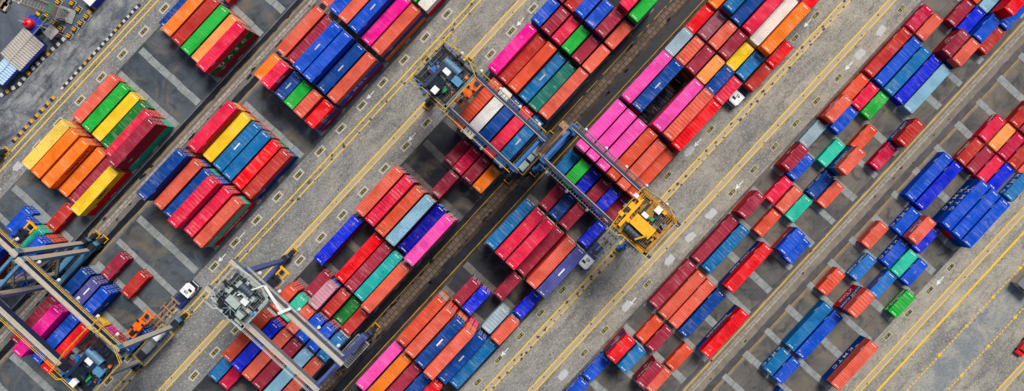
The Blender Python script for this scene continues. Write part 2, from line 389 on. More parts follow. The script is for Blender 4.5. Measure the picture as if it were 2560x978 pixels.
# slot plates painted beside every slot, worn white patches and arrows
PATCH={'E':(17,16,9,8,7,5,2),'D':(10,),'A':(-5,)}
LW={'A':317,'B':844,'C':993,'D':1525,'E':1672,'F':2200}
CODE={'A':'D12','B':'D11','C':'D10','D':'D09','E':'D08','F':'D07'}
rnd=random.Random(3)
for b_ in 'ABCDEF':
    plates=MB(); blk=MB(); patch=MB()
    flip=b_ in 'ACE'
    for j in range(-9,24):
        w=LW[b_]+rnd.uniform(-1,1); t=slot_t(j)+rnd.uniform(-1,1)
        p=wt_screen=P(w,t); sx=p.x*S+NX; sy=NY-p.y*S
        if not(-60<sx<2620 and -60<sy<1040): continue
        if j in PATCH.get(b_,()):
            n=9; 
            for q in range(26): patch.box((t-13+rnd.uniform(0,22))/S,(t-6+rnd.uniform(0,22))/S+0.2,-(w+7-rnd.uniform(0,10))/S-0.1,-(w+2-rnd.uniform(0,10))/S+0.2,0.005,0.0125+q*0.0004)
            continue
        fl,fw=((14.5,7.6) if b_ in 'ABC' else (12.0,5.6)); 
        plates.quad(lp(w+fw,t-fl,0.012),lp(w+fw,t+fl,0.012),lp(w-fw,t+fl,0.012),lp(w-fw,t-fl,0.012))
        blk.quad(lp(w+4.2,t-10,0.016),lp(w+4.2,t+10,0.016),lp(w-4.2,t+10,0.016),lp(w-4.2,t-10,0.016))
        me=text_mesh('%s%s%02d'%(CODE[b_],' ',28-j),0.66,M['platetext'],'slot_number',0.002)
        o=link('slot_number',me,ground,lp(w,t,0.021),math.pi if flip else 0.0)
    sub('slot_plate_frame',plates,M['platewhite']); sub('slot_plate',blk,M['plateblack'])
    if patch.v: sub('worn_white_patch',patch,M['wfaint'])
b=MB()
for px,py in ((926,238),(1030,343),(1301,55),(2019,58),(2122,165),(1744,357),(1848,463),(1262,880),(1581,755),(555,645),(2350,702),(660,751)):
    w,t=wt(px,py); z=0.014
    b.quad(lp(w+1,t-3,z),lp(w+1,t+14,z),lp(w-1,t+14,z),lp(w-1,t-3,z)); b.tri(lp(w,t-14,z),lp(w+5.5,t-2,z),lp(w-5.5,t-2,z))
w,t=wt(605,588); b.quad(lp(w+1,t-10,0.014),lp(w+1,t+10,0.014),lp(w-1,t+10,0.014),lp(w-1,t-10,0.014))
sub('lane_arrow',b,M['wline'])
# north-west corner: access lane and building site
wavy('access_lane',186,262,0.006,M['mud'],1.5,77)
sheet('site_ground',-900,184,T0,2700,0.004,M['site'],ground)
# ---------------------------------------------------------------- containers
COLS={ # top colour name, paint
'co':('salmon',(220,92,70)),'oc':('tomato red',(214,76,46)),'or':('orange',(244,122,16)),'ol':('pale orange',(246,152,76)),'ye':('yellow',(240,196,24)),'yl':('pale yellow',(240,204,84)),
'gr':('bright green',(22,176,58)),'dg':('dark green',(8,118,46)),'te':('turquoise',(38,190,160)),'tl':('dark teal',(14,116,104)),'cy':('cyan teal',(0,168,164)),
'bl':('royal blue',(0,78,198)),'ub':('ultramarine blue',(0,36,206)),'dn':('near-black navy',(4,8,34)),'nb':('dark blue',(0,66,146)),'db':('deep navy blue',(0,4,150)),'sb':('steel blue',(8,108,168)),'lb':('pale blue',(134,182,206)),  # darkest navy holds the shade between tall stacks in its paint colour
'gy':('blue grey',(150,172,184)),'pk':('rose pink',(240,70,170)),'mg':('magenta',(240,0,146)),'rd':('bright red',(232,0,22)),'cr':('crimson red',(226,26,70)),
'cs':('dark crimson',(196,8,66)),'mr':('maroon',(158,38,62)),'br':('brick red',(186,46,40)),'wh':('white',(228,226,220)),'wp':('white-streaked pink',(206,146,160)),
'mv':('mauve',(156,80,96)),'pu':('purple blue',(76,78,146)),'rb':('rust-streaked blue',(30,112,190))}
def container_geo(b,L,h,coarse=False,lower=False,dx=0,dy=0,dz=0,cols=None):
    """corrugated steel box; x along its length, doors at +x; material 0 side paint, 1 roof paint, 2 corner fittings"""
    l=L/2; w=1.219; i0=len(b.f)
    def bx(x0,x1,y0,y1,z0,z1,m): b.box(x0+dx,x1+dx,y0+dy,y1+dy,z0+dz,z1+dz,m)
    def qd(a,c,d,e,m): b.quad(*[(p[0]+dx,p[1]+dy,p[2]+dz) for p in (a,c,d,e)],m)
    for sx in (-1,1):
        for sy in (-1,1):
            x=sx*(l-0.09); y=sy*(w-0.08); bx(x-0.085,x+0.085,y-0.075,y+0.075,0.118,h-0.118,0)
            for z in (0,h-0.118): bx(x-0.089,x+0.089,y-0.081,y+0.081,z,z+0.118,2)
    for sy in (-1,1):
        y=sy*(w-0.045); bx(-l+0.178,l-0.178,y-0.035,y+0.035,h-0.11,h-0.02,0); bx(-l+0.178,l-0.178,y-0.035,y+0.035,0.02,0.18,0)
    for sx in (-1,1):
        x=sx*(l-0.05); bx(x-0.045,x+0.045,-w+0.16,w-0.16,h-0.12,h-0.015,0); bx(x-0.045,x+0.045,-w+0.16,w-0.16,0.02,0.18,0)
    # corrugated side walls
    n=int((L-0.36)/(0.5 if lower else 0.28)); p=(L-0.36)/n
    for sy in (-1,1):
        yo=sy*(w-0.02); yi=sy*(w-0.062)
        for k in range(n):
            x=-l+0.18+k*p; prof=((x,yo),(x+p*.35,yo),(x+p*.5,yi),(x+p*.85,yi),(x+p,yo))
            for (xa,ya),(xb,yb) in zip(prof,prof[1:]):
                if sy<0: qd((xa,ya,0.18),(xb,yb,0.18),(xb,yb,h-0.11),(xa,ya,h-0.11),0)
                else: qd((xb,yb,0.18),(xa,ya,0.18),(xa,ya,h-0.11),(xb,yb,h-0.11),0)
    # closed end
    n2=8; p2=(2*w-0.32)/n2
    for k in range(n2):
        y=-w+0.16+k*p2; prof=((-l+0.03,y),(-l+0.03,y+p2*.4),(-l+0.075,y+p2*.5),(-l+0.075,y+p2*.9),(-l+0.03,y+p2))
        for (xa,ya),(xb,yb) in zip(prof,prof[1:]): qd((xb,yb,0.18),(xa,ya,0.18),(xa,ya,h-0.12),(xb,yb,h-0.12),0)
    # roof panels, ribs across
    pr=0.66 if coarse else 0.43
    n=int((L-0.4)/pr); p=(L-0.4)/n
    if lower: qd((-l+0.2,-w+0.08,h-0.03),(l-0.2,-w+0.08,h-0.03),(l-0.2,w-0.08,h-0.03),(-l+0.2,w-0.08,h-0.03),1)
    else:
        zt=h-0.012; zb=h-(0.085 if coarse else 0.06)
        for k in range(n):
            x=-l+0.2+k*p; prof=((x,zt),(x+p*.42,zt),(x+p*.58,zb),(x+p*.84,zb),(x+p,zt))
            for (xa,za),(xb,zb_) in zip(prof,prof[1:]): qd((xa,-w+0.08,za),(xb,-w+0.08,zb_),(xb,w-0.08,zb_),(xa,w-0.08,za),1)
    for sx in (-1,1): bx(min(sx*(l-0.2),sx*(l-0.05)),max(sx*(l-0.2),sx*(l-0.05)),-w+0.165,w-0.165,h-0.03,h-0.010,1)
    if cols is not None: b.c+= [cols]*(len(b.f)-i0)
def door_geo(b,side,h,dx=0,dy=0,dz=0,l=0,m=0):
    y0,y1=(0.012,1.05) if side>0 else (-1.05,-0.012)
    b.box(l-0.075+dx,l-0.035+dx,y0+dy,y1+dy,0.19+dz,h-0.13+dz,m)
    for z in (0.45,0.45+(h-0.9)*.25,0.45+(h-0.9)*.5,0.45+(h-0.9)*.75,h-0.5): b.box(l-0.035+dx,l-0.02+dx,y0+0.06+dy,y1-0.06+dy,z-0.09+dz,z+0.09+dz,m)
def rod_geo(b,side,h,dx=0,dy=0,dz=0,l=0,m=0):
    for y in (0.28,0.78):
        yy=side*y; b.box(l-0.02+dx,l+0.012+dx,yy-0.02+dy,yy+0.02+dy,0.12+dz,h-0.08+dz,m)
        for z in (0.35,1.2,h-0.45): b.box(l-0.02+dx,l+0.016+dx,yy-0.09+dy,yy+0.09+dy,z-0.05+dz,z+0.05+dz,m)
        b.box(l-0.015+dx,l+0.03+dx,min(yy,yy+side*0.22)+dy,max(yy,yy+side*0.22)+dy,1.0+dz,1.07+dz,m)
    b.box(l-0.03+dx,l+0.014+dx,(0.25 if side>0 else -0.95)+dy,(0.95 if side>0 else -0.25)+dy,h-0.42+dz,h-0.30+dz,m)
def number_geo(b,which,h,l):
    if which=='roof':
        y=-0.55
        for k in range(11):
            if k!=4: b.box(-0.08,0.08,y,y+0.075,h-0.009,h-0.003)
            y+=0.10
    else:
        for r_ in range(2):
            for k in range(9-3*r_): b.box(k*0.13,k*0.13+0.085,1.201,1.214,h-0.42-r_*0.26,h-0.24-r_*0.26)
TIER={'2':(2.591,),'4':(2.896,2.591,2.591)}
def tier_h(sz,i): a=TIER[sz]; return a[i%len(a)]
MESH={}
def cmesh(kind,L,h,coarse=False):
    k=(kind,L,h,coarse)
    if k in MESH: return MESH[k]
    b=MB()
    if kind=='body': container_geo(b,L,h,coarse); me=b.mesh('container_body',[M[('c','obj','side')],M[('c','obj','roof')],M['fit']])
    elif kind=='doorR': door_geo(b,1,h,l=L/2); me=b.mesh('container_door',[M[('c','obj','side')]])
    elif kind=='doorL': door_geo(b,-1,h,l=L/2); me=b.mesh('container_door',[M[('c','obj','side')]])
    elif kind=='rodR': rod_geo(b,1,h,l=L/2); me=b.mesh('lock_rods',[M['rod']])
    elif kind=='rodL': rod_geo(b,-1,h,l=L/2); me=b.mesh('lock_rods',[M['rod']])
    elif kind=='numroof': number_geo(b,'roof',h,L/2); me=b.mesh('roof_number',[M['white']])
    elif kind=='numside': number_geo(b,'side',h,L/2); me=b.mesh('side_number',[M['white']])
    MESH[k]=me; return me
def make_container(loc,sz,h,code,coarse=False,rz=ANG,jit=None):
    L=6.058 if sz=='2' else 12.192
    t=empty('shipping_container',loc,rz)
    c=COLS[code][1]; j=jit if jit is not None else (random.uniform(0.93,1.05))
    col=(*[min(1,v*j) for v in lin(c)],1)
    for nm,kind in (('body','body'),('door','doorR'),('door','doorL')):
        o=link(nm,cmesh(kind,L,h,coarse),t); o.color=col
        if kind!='body': link('lock_rod',cmesh('rod'+kind[-1],L,h),o)
    for s_ in (-1,1):
        link('roof_number',cmesh('numroof',L,h),t,(s_*(L/2-0.42),0,0)); o=link('side_number',cmesh('numside',L,h),t,(-s_*(L/2-1.75),0,0),math.pi if s_>0 else 0.0)
        if s_>0: o.location=(-(L/2-1.75)+1.2,0,0)
        else: o.location=((L/2-1.75)-1.2,0,0)
    return t
TEXTS={}
def side_text(root,sz,h,txt,side,size=1.5,mat='white',x=0.0,z=None,name='lettering'):
    """lettering on a long wall; side +1 = north-west wall, -1 = south-east wall"""
    k=(txt,size,mat)
    if k not in TEXTS: TEXTS[k]=text_mesh(txt,size,M[mat],'lettering',0.006)
    o=link(name,TEXTS[k],root); o.location=(x,side*1.232,h*0.52 if z is None else z)
    o.rotation_euler=(math.pi/2,0,math.pi if side>0 else 0)
    return o
TABLE='''Aa A2a -1.5 4 1 co 358.3 -9.4
Ab A2b -1.5 4 1 gr 391.1 -9.4
Ac A2c -1.5 4 1 ye 424.5 -8.7
Ad A2d -1.5 4 1 dg 455.7 -9.4
Ae A2e -1.5 4 2 cr/oc 490.4 -9.4
Af A2f -1.5 4 3 mr/mr/te 521.8 -10.0
Aa A1a -3.5 4 2 yl/or 360.4 -164.9
Ab A1b -3.5 4 2 or/oc 390.8 -164.3
Ac A1c -3.5 4 2 or/oc 425.1 -164.6
Ad A1d -3.5 4 1 or 456.6 -165.5
Ae A1e -3.5 4 1 mr 489.9 -164.0
Af A1f -3.5 4 2 ye/rd 523.1 -166.2
Ae A0e -5 2 1 br 492.2 -282.3
Aa A3a 2.5 4 1 nb 359.8 303.5
Ab A3b 2.5 4 2 or/rd 390.1 303.0
Ac A3c 2.5 4 2 br 423.6 302.7
Ad A3d 2.5 4 2 gr 455.7 301.2
Ae A3e 2.5 4 2 ol/or 489.2 301.5
Af A3f 2.5 4 3 cr/dg/mr 523.7 302.1
Ac A00 -6 2 1 bl 423.7 -357.7
Ae A02 -6 2 2 te 491.1 -357.5
Ba B3a 4.5 4 3 co 637.6 458.2
Bb B3b 4.5 4 3 mr 672.1 458.9
Bc B3c 4.5 4 4 bl 704.3 459.4
Bd B3d 4.5 4 4 bl/db/te/bl 735.7 459.3
Be B3e 4.5 4 3 nb 769.3 458.1
Bf B3f 4.5 4 3 co/bl/mr 802.7 458.7
Ba B4a 6.5 4 3 co 638.4 614.1
Bb B4b 6.5 4 4 bl 674.2 615.6
Bc B4c 6.5 4 4 co 703.9 616.5
Bd B4d 6.5 4 4 bl/pu/bl/br 736.3 616.1
Be B4e 6.5 4 3 mg 769.8 614.6
Bf B4f 6.5 4 3 co/nb/or 802.7 614.8
Bf B5f 8 2 2 wh 804.5 732.5
Ba B22a 3 2 3 or 640.0 342.0
Bb B22b 3 2 4 cr/mr/cr 674.2 344.0
Bc B22c 3 2 3 nb 706.2 342.6
Bd B22d 3 2 3 gr 737.1 342.3
Be B22e 3 2 3 co 767.9 342.0
Bf B22f 3 2 3 rd/nb/mr 804.4 342.6
Ba B2a 0.5 4 3 cr/ye/rd 637.4 147.1
Bb B2b 0.5 4 2 ye 670.4 146.5
Bc B2c 0.5 4 2 sb 703.6 146.5
Bd B2d 0.5 4 2 sb 735.1 146.1
Be B2e 0.5 4 2 rd 768.3 146.4
Bf B2f 0.5 4 2 br 800.8 146.1
Ba B1a -1.5 4 4 nb/mr/oc/rd 637.4 -8.7
Bb B1b -1.5 4 3 co 670.9 -8.5
Bc B1c -1.5 4 3 nb 705.1 -8.9
Bd B1d -1.5 4 4 cr 735.0 -6.0
Be B1e -1.5 4 3 cr 767.9 -7.0
Bf B1f -1.5 4 3 co/te/rd 801.9 -10.5
Bb B0c -5 2 1 mr 671.8 -282.2
Bd B0e -5 2 1 br 738.4 -281.6
Ba B0a -6 2 2 nb/gy 639.9 -358.5
Bb B0b -6 2 2 pu/nb 673.9 -358.2
Bc B0d -6 2 2 bl/nb 707.0 -358.5
Ba Bm4a -7.5 4 3 mr/mr/rd 639.4 -476.9
Bb Bm4b -7.5 4 4 mg/mg/rd/ye 673.0 -475.2
Bc Bm4c -7.5 4 3 bl/bl/co 706.2 -476.7
Bd Bm4d -7.5 4 3 rd/or/ye 739.2 -477.8
Be Bm4e -7.5 4 2 oc/mg 770.4 -478.0
Ca C4a 8.5 4 3 mg 1037.1 769.2
Cb C4b 8.5 4 2 br 1067.7 770.5
Cc C4c 8.5 4 3 oc 1102.4 769.1
Cd C4d 8.5 4 2 sb 1133.8 771.0
Ce C4e 8.5 4 2 tl 1166.5 770.9
Cf C4f 8.5 4 4 co 1201.5 770.2
Ca C5a 10 2 3 bl 1035.6 887.7
Cb C5b 10 2 3 mr 1068.5 887.7
Cc C5c 10 2 3 cr 1101.7 887.6
Cd C5d 10 2 3 gr 1134.1 887.3
Ce C5e 10 2 3 mr 1167.7 886.6
Cf C5f 10 2 3 co 1200.6 886.9
Cb C6b 11 2 3 br 1070.1 966.5
Cc C6c 11 2 4 bl 1102.3 965.4
Cd C6d 11 2 4 bl 1136.3 964.6
Ce C6e 11 2 4 mr 1168.1 965.2
Cf C6f 11 2 3 co 1201.4 965.2
Ce C7e 12 2 5 cr 1169.8 1042.4
Cf C7f 12 2 4 gr 1201.5 1044.7
Cb C3b 6.5 4 4 oc 1069.1 615.3
Cc C3c 6.5 4 4 wh 1101.9 615.0
Cd C3d 6.5 4 4 nb 1134.5 614.6
Ce C3e 6.5 4 4 cr 1167.8 615.2
Cf C3f 6.5 4 4 sb 1200.4 614.8
Cc C2b 5 2 1 mr 1102.0 497.3
Cd C2c 5 2 2 cs 1135.6 498.0
Ce C2d 5 2 2 mr 1167.7 497.6
Cf C2e 5 2 2 or 1201.2 498.1
Cd C2x 4 2 2 mr 1135.2 420.6
Ca C1a 2.5 4 3 co 1034.5 304.9
Cb C1b 2.5 4 3 cr 1067.6 304.6
Cc C1c 2.5 4 3 oc 1102.2 302.5
Cd C1d 2.5 4 3 lb 1135.5 302.9
Ce C1e 2.5 4 2 db 1168.9 303.2
Cf C1f 2.5 4 4 pk 1201.9 303.8
Ca C0a 0.5 4 2 ub 1036.4 145.5
Cc C0c 0.5 4 2 rd 1104.0 148.3
Cd C0d 0.5 4 2 mr 1135.7 147.5
Ce C0e 0.5 4 2 cy 1167.8 147.8
Cf C0f 0.5 4 3 co 1201.1 145.9
Cb Cn1b -1 2 1 mr 1069.5 28.0
Cc Cn1c -1 2 3 wp/bl 1103.0 30.3
Cd Cn1d -1 2 2 br 1135.8 30.0
Ce Cn1e -1 2 1 dg 1167.6 27.6
Cf Cn1f -1 2 2 br 1200.6 29.5
Ca Cn2a -2 2 2 oc 1035.3 -46.3
Cb Cn2b -2 2 2 te 1069.8 -47.5
Cc Cn2c -2 2 3 co 1103.7 -48.4
Cd Cn2d -2 2 3 bl 1135.5 -47.8
Ce Cn2e -2 2 3 bl 1169.0 -47.2
Cf Cn2f -2 2 3 sb 1202.8 -46.9
Ca Cn4a -3.5 4 3 oc 1036.4 -164.2
Cb Cn4b -3.5 4 3 ub 1069.2 -165.4
Cc Cn4c -3.5 4 3 co 1102.2 -165.3
Cd Cn4d -3.5 4 3 mr 1135.1 -164.7
Ce Cn4e -3.5 4 3 lb 1169.5 -164.1
Cf Cn4f -3.5 4 3 co 1202.4 -164.8
Ca Cn6a -5 2 1 sb 1036.4 -285.8
Cb Cn6b -5 2 1 cs 1068.9 -282.4
Da D7a 14.5 4 3 or 1316.8 1238.7
Db D7b 14.5 4 5 sb 1349.7 1237.6
Dc D7c 14.5 4 4 nb 1382.8 1237.3
Dd D7d 14.5 4 4 cr 1417.2 1240.8
De D7e 14.5 4 3 wh 1449.1 1241.3
Df D7f 14.5 4 4 or 1480.1 1236.1
Da D5a 13 2 3 rd 1317.5 1122.6
Db D5b 13 2 4 mv 1349.9 1122.8
Dc D5c 13 2 4 co 1382.6 1123.2
Dd D5d 13 2 4 mr 1415.3 1123.3
De D5e 13 2 3 ye 1448.5 1123.0
Df D5f 13 2 3 sb 1481.1 1123.0
T DTr1 0 2 1 rd 1519.1 1207.2
T DTr2 0 2 1 br 1520.9 1131.3
Da D4a 12 2 4 gy 1317.8 1041.9
Db D4b 12 2 4 co 1351.1 1044.5
Dc D4c 12 2 4 mr 1383.3 1045.2
Dd D4d 12 2 4 ol 1416.4 1044.9
De D4e 12 2 4 nb 1448.7 1041.7
Df D4f 12 2 3 cr 1482.2 1044.4
Da D3a 10.5 4 5 pk 1317.8 925.8
Db D3b 10.5 4 5 nb 1350.0 927.1
Dd D3d 10.5 4 5 pk 1415.1 926.0
De D3e 10.5 4 5 co 1447.5 926.4
Df D3f 10.5 4 4 rd 1479.8 926.8
Da D2a 8.5 4 5 pk 1317.2 770.9
Db D2b 8.5 4 5 pk 1349.3 771.0
Dc D2c 8.5 4 5 pk 1382.0 770.6
Dd D2d 8.5 4 5 oc 1414.7 770.7
De D2e 8.5 4 4 co 1449.0 771.4
Df D2f 8.5 4 3 oc 1480.8 774.8
Da D1a 7 2 3 sb 1317.7 653.7
Db D1b 7 2 4 gr 1350.4 653.1
Dc D1c 7 2 3 ub 1383.0 654.4
Dd D1d 7 2 3 mr 1417.1 653.0
De D1e 7 2 3 ub 1448.6 652.6
Df D1f 7 2 1 mr 1482.7 652.7
Db Dm1 6 2 1 mr 1349.7 574.4
Dc Dm2 6 2 1 nb 1382.8 574.1
Dd Dm3 6 2 2 mr 1416.0 574.2
Df Dm6 6 2 1 ub 1481.8 574.0
Da D0a 4.5 4 3 sb 1316.8 458.5
Db D0b 4.5 4 4 cr 1349.8 459.2
Dc D0c 4.5 4 4 cr 1383.0 458.8
Dd D0d 4.5 4 2 mr 1414.6 457.8
De D0e 4.5 4 4 co 1449.3 459.2
Df D0f 4.5 4 4 pu 1481.4 459.1
Dd Dn1c 3 2 2 mr 1414.8 342.6
Df Dn1f 3 2 2 ub 1479.5 341.4
Db Dn2a 2 2 2 mr 1349.7 264.3
Dc Dn2b 2 2 2 ub 1382.4 263.8
De Dn2e 2 2 2 gy 1447.5 262.7
Df Dn2f 2 2 3 co 1479.7 264.3
Da Dn3a 0.5 4 3 oc/gy/or 1317.4 145.0
Db Dn3b 0.5 4 4 co/rd/rd/or 1349.8 146.7
Dc Dn3c 0.5 4 4 nb/or/co/rd 1383.5 145.1
Dd Dn3d 0.5 4 5 co/or/rd/mg/cr 1415.0 148.0
De Dn3e 0.5 4 3 nb/nb/gy 1448.8 145.0
Df Dn3f 0.5 4 2 sb 1480.5 147.9
Da Dn5a -1.5 4 2 pk 1317.5 -9.2
Db Dn5b -1.5 4 3 or 1351.1 -10.6
Dc Dn5c -1.5 4 3 mr 1384.4 -10.5
Dd Dn5d -1.5 4 3 nb 1416.8 -10.6
De Dn5e -1.5 4 3 rd 1447.6 -7.9
Ea E7a 18 2 1 cs 1713.9 1511.4
Eb E7b 18 2 1 co 1746.6 1511.3
Ec E7d 19 2 1 mr 1779.1 1589.0
Ed E7e 19 2 1 ub 1812.0 1591.8
Ee E7f 19 2 2 bl/bl 1845.1 1589.2
Ef E7g 19 2 1 br 1880.2 1590.4
Ed E6c 18 2 2 mr/br 1813.2 1511.6
Ee E6d 18 2 2 co 1846.3 1511.9
Ea E5a 16.5 4 1 br 1714.1 1396.7
Eb E5b 16.5 4 1 bl 1747.7 1396.6
Ec E5c 16.5 4 1 sb 1780.7 1395.6
Ed E5d 16.5 4 1 ub 1813.9 1397.0
Ee E5e 16.5 4 1 lb 1846.1 1395.9
Ea E4a 15 2 1 oc 1713.4 1278.6
Eb E4b 15 2 1 cr 1746.2 1278.5
Ec E4c 15 2 1 gr 1778.9 1278.3
Ea E3a 14 2 2 co/br 1712.2 1202.3
Eb E3b 14 2 1 bl 1747.6 1200.7
Ea E2a 13 2 1 gy 1714.5 1122.3
Ec E2c 13 2 1 te 1779.7 1119.7
Ed E2d 14 2 1 oc 1813.7 1201.3
Ea E2x 12 2 2 mr/br 1714.9 1043.8
Eb E2y 12 2 1 bl 1748.0 1043.6
Ed E2z 13 2 3 co/sb/nb 1813.2 1122.0
Ef E2w 14 2 1 cs 1879.8 1200.7
Ef E2v 15 2 2 br/nb 1880.0 1278.1
Ed E2m 12 2 1 nb 1813.3 1043.5
Ee E2n 12 2 1 co 1847.4 1043.4
Eb E2o 11 2 1 cr 1746.7 965.5
Ec E2p 11 2 1 co 1781.2 965.0
Ed E2q 11 2 1 te 1813.0 965.0
Ea E2r 10 2 2 mr 1715.2 887.4
Ec E2s 10 2 1 oc 1780.6 886.3
Ee E2t 10 2 2 bl/oc 1847.4 886.7
Ef E2u 10 2 1 bl 1879.1 886.7
Ea E1a 8.5 4 1 mr 1714.6 770.2
Eb E1b 8.5 4 1 sb 1748.4 770.2
Ed E1d 8.5 4 2 rd/nb 1813.3 770.5
Ea E0a 6.5 4 1 mr 1712.2 617.9
Eb E0b 6.5 4 1 co 1747.1 614.2
Ec E0c 6.5 4 1 co 1779.7 614.8
Ed E0d 6.5 4 1 nb 1814.0 614.1
Ef E0f 6.5 4 2 rd/nb 1879.6 615.3
Eb En1a 5 2 1 oc 1745.1 497.8
Ec En1b 5 2 1 mr 1778.7 497.4
Ee En1d 5 2 1 oc 1845.9 497.4
Ea En2a 4 2 3 rd/nb/br 1712.8 419.6
Eb En2b 4 2 3 sb 1747.5 419.0
Ed En2d 4 2 2 mr/mr 1812.8 418.5
Ee En2e 4 2 1 co 1845.1 420.7
Ea En3a 3 2 1 bl 1713.6 339.5
Ea En4a 2 2 1 bl 1713.7 260.4
Fb F1a 17 2 1 cr 2029.2 1432.6
Fc F1b 17 2 1 ol 2061.8 1432.6
Fd F1c 17 2 1 cs 2094.0 1432.9
Fe F1d 17 2 1 br 2127.4 1432.7
Fc F1x 18 2 1 br 2061.9 1511.0
Fb F2x 16 2 1 br 2028.5 1353.9
Fc F2b 16 2 1 mr 2060.8 1354.8
Fd F2c 16 2 1 cr 2093.9 1355.6
Fe F2d 16 2 1 ub 2126.2 1357.6
Ff F2f 16 2 2 sb 2159.8 1355.5
Fa F3a 14.5 4 1 bl 1995.6 1239.4
Fb F3b 14.5 4 1 ub 2028.8 1240.0
Fd F3d 14.5 4 2 bl/nb 2096.6 1239.4
Fe F3e 14.5 4 2 bl/rd 2129.2 1240.2
Ff F3f 14.5 4 2 bl/nb 2161.9 1240.7
Fb F4b 13 2 1 bl 2029.1 1121.9
Fc F4c 13 2 2 co/bl 2060.9 1122.5
Fd F4d 13 2 1 ub 2094.4 1120.8
Fa F5a 12 2 1 co 1995.5 1043.7
Fc F5c 12 2 1 bl 2062.1 1043.2
Fd F5d 12 2 1 te 2095.6 1042.6
Fe F5e 12 2 1 bl 2128.6 1042.5
Fb F6b 11 2 1 rb 2028.0 964.9
Fd F6c 11 2 1 rb 2092.3 967.5
Fa F6a 10 2 1 oc 1995.3 886.8
Fc F7b 10 2 3 co/nb/rd 2060.3 887.0
Ff F7e 11 2 1 gr 2159.2 964.5
Fb F8a 8.5 4 1 sb 2028.4 769.0
Fc F8b 8.5 4 1 bl 2061.8 770.0
Ff F8f 8.5 4 2 co/nb 2162.4 771.5
Fb F9a 7 2 1 sb 2029.3 652.2
Fc F9b 7 2 1 bl 2062.2 652.2
Ad X -6 2 2 bl 456.8 -360.0
Af X -6 2 3 bl/oc/br 522.6 -360.0
Ad X -7.5 4 3 bl/mr/br 456.8 -476.9
Af X -7 2 1 bl 522.6 -437.9
Bf X -7.5 4 2 nb/br 803.3 -476.9
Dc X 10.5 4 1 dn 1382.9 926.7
Ee X 20.5 4 3 rd/rd/nb 1846.3 1706.5
Ef X 20.5 4 1 bl 1879.2 1706.5
Ed X 20 2 1 lb 1813.4 1667.5
Ed X 21 2 3 nb/bl/nb 1813.4 1745.5
Ec X 20 2 1 oc 1780.5 1667.5
Fd X 18 2 1 mr 2094.1 1511.6
Ff X 17 2 1 co 2159.9 1433.6
Fd X 6 2 1 nb 2094.1 575.8
Be X 8 2 2 gr 770.4 731.8
Ca X 11 2 3 mr 1036.4 965.7
Df X 16 2 3 rd 1481.6 1355.6
Ac X 4 2 1 br 423.9 419.8'''
LOWER=['br','mr','oc','co','bl','nb','gy','br','or','sb','mr','wh','te','rd','dg','cr','co','bl']
stacks=[]; 
for l in TABLE.strip().split('\n'):
    b_,id_,j,sz,n,cols,w,t=l.split(); stacks.append(dict(b=b_,id=id_,j=float(j) if j[0]!='D' else 0,sz=sz,n=int(n),cols=cols.split('/'),w=float(w),t=float(t)))
occ={}
for s in stacks:
    if s['b']=='T': continue
    for hj in ((s['j'],) if s['sz']=='2' else (s['j']-.5,s['j']+.5)): occ[(s['b'][0],ord(s['b'][1])-97,hj)]=s
def top_n(B,r,js): 
    v=[occ[(B,r,j)]['n'] if (B,r,j) in occ else 0 for j in js]; return min(v)
rl=random.Random(21)
items=[]
for s in stacks:
    if s['b']=='T': continue
    z=0.03; L=6.058 if s['sz']=='2' else 12.192
    hs=[tier_h(s['sz'],i) for i in range(s['n'])]; zt=sum(hs)
    nw=NX*VX+NY*VY; nt_=NX*UX+NY*UY
    k=(H-zt)/(H-2.7*s['n']); w=nw+(s['w']-nw)*k; t=nt_+(s['t']-nt_)*k
    B=s['b'][0]; r=ord(s['b'][1])-97
    js=[s['j']] if s['sz']=='2' else [s['j']-.5,s['j']+.5]
    full=[s['cols'][i] if i<len(s['cols']) else rl.choice(LOWER) for i in range(s['n'])]  # top first
    for i in range(s['n']):              # i counted from the ground
        code=full[s['n']-1-i]; top=(i==s['n']-1)
        p=P(w,t); p.z=z
        px=NX+p.x*S*H/(H-z-hs[i]); py=NY-p.y*S*H/(H-z-hs[i])
        mw=20 if s['sz']=='2' else 60
        infr=(-10<px<2570 and -10<py<988); near=(-70<px<2630 and -70<py<1048)
        area=0.0
        if top: area=L*2.44*(1 if infr else (0.3 if near else 0.02))
        else:
            rad=H/(H-z)/(H-z-hs[i])*hs[i]
            rr,dr=(r-1,1) if w>nw else (r+1,1)
            ew=max(0.0,1-max(0,top_n(B,rr,js)-i)) if 0<=rr<=5 else 1.0
            jj=[min(js)-1] if t>nt_ else [max(js)+1]
            et=max(0.0,1-max(0,top_n(B,r,jj)-i))
            area=(abs(w-nw)/S*rad*L*ew+abs(t-nt_)/S*rad*2.44*et)*(1 if infr else 0.1)
            if i<s['n']-1 and len(s['cols'])>s['n']-1-i and 'X'!=s['id']: area*=1.6
        items.append(dict(s=s,i=i,n=s['n'],code=code,top=top,loc=Vector((p.x,p.y,z)),h=hs[i],sz=s['sz'],area=area,B=B,r=r,js=js,px=px,py=py,id=s['id']))
        z+=hs[i]
items.sort(key=lambda d:-d['area'])
NIND=312
indiv=items[:NIND]; rest=items[NIND:]
COARSE={'B1d','B1e','C3b','D0a','B3b','B22e','D4f','C5b','D3f','D3e','Cn1c','Cn1d','E2r','E2x','E2v','C1b','Dn2e','En2d','F6a','E2t','F7b','F7e','D4b','E1b'}
for d in indiv:
    d['root']=make_container(d['loc'],d['sz'],d['h'],d['code'],d['id'] in COARSE)
    d['root']['group']='containers stacked in the yard'; d['root']['category']='shipping container'
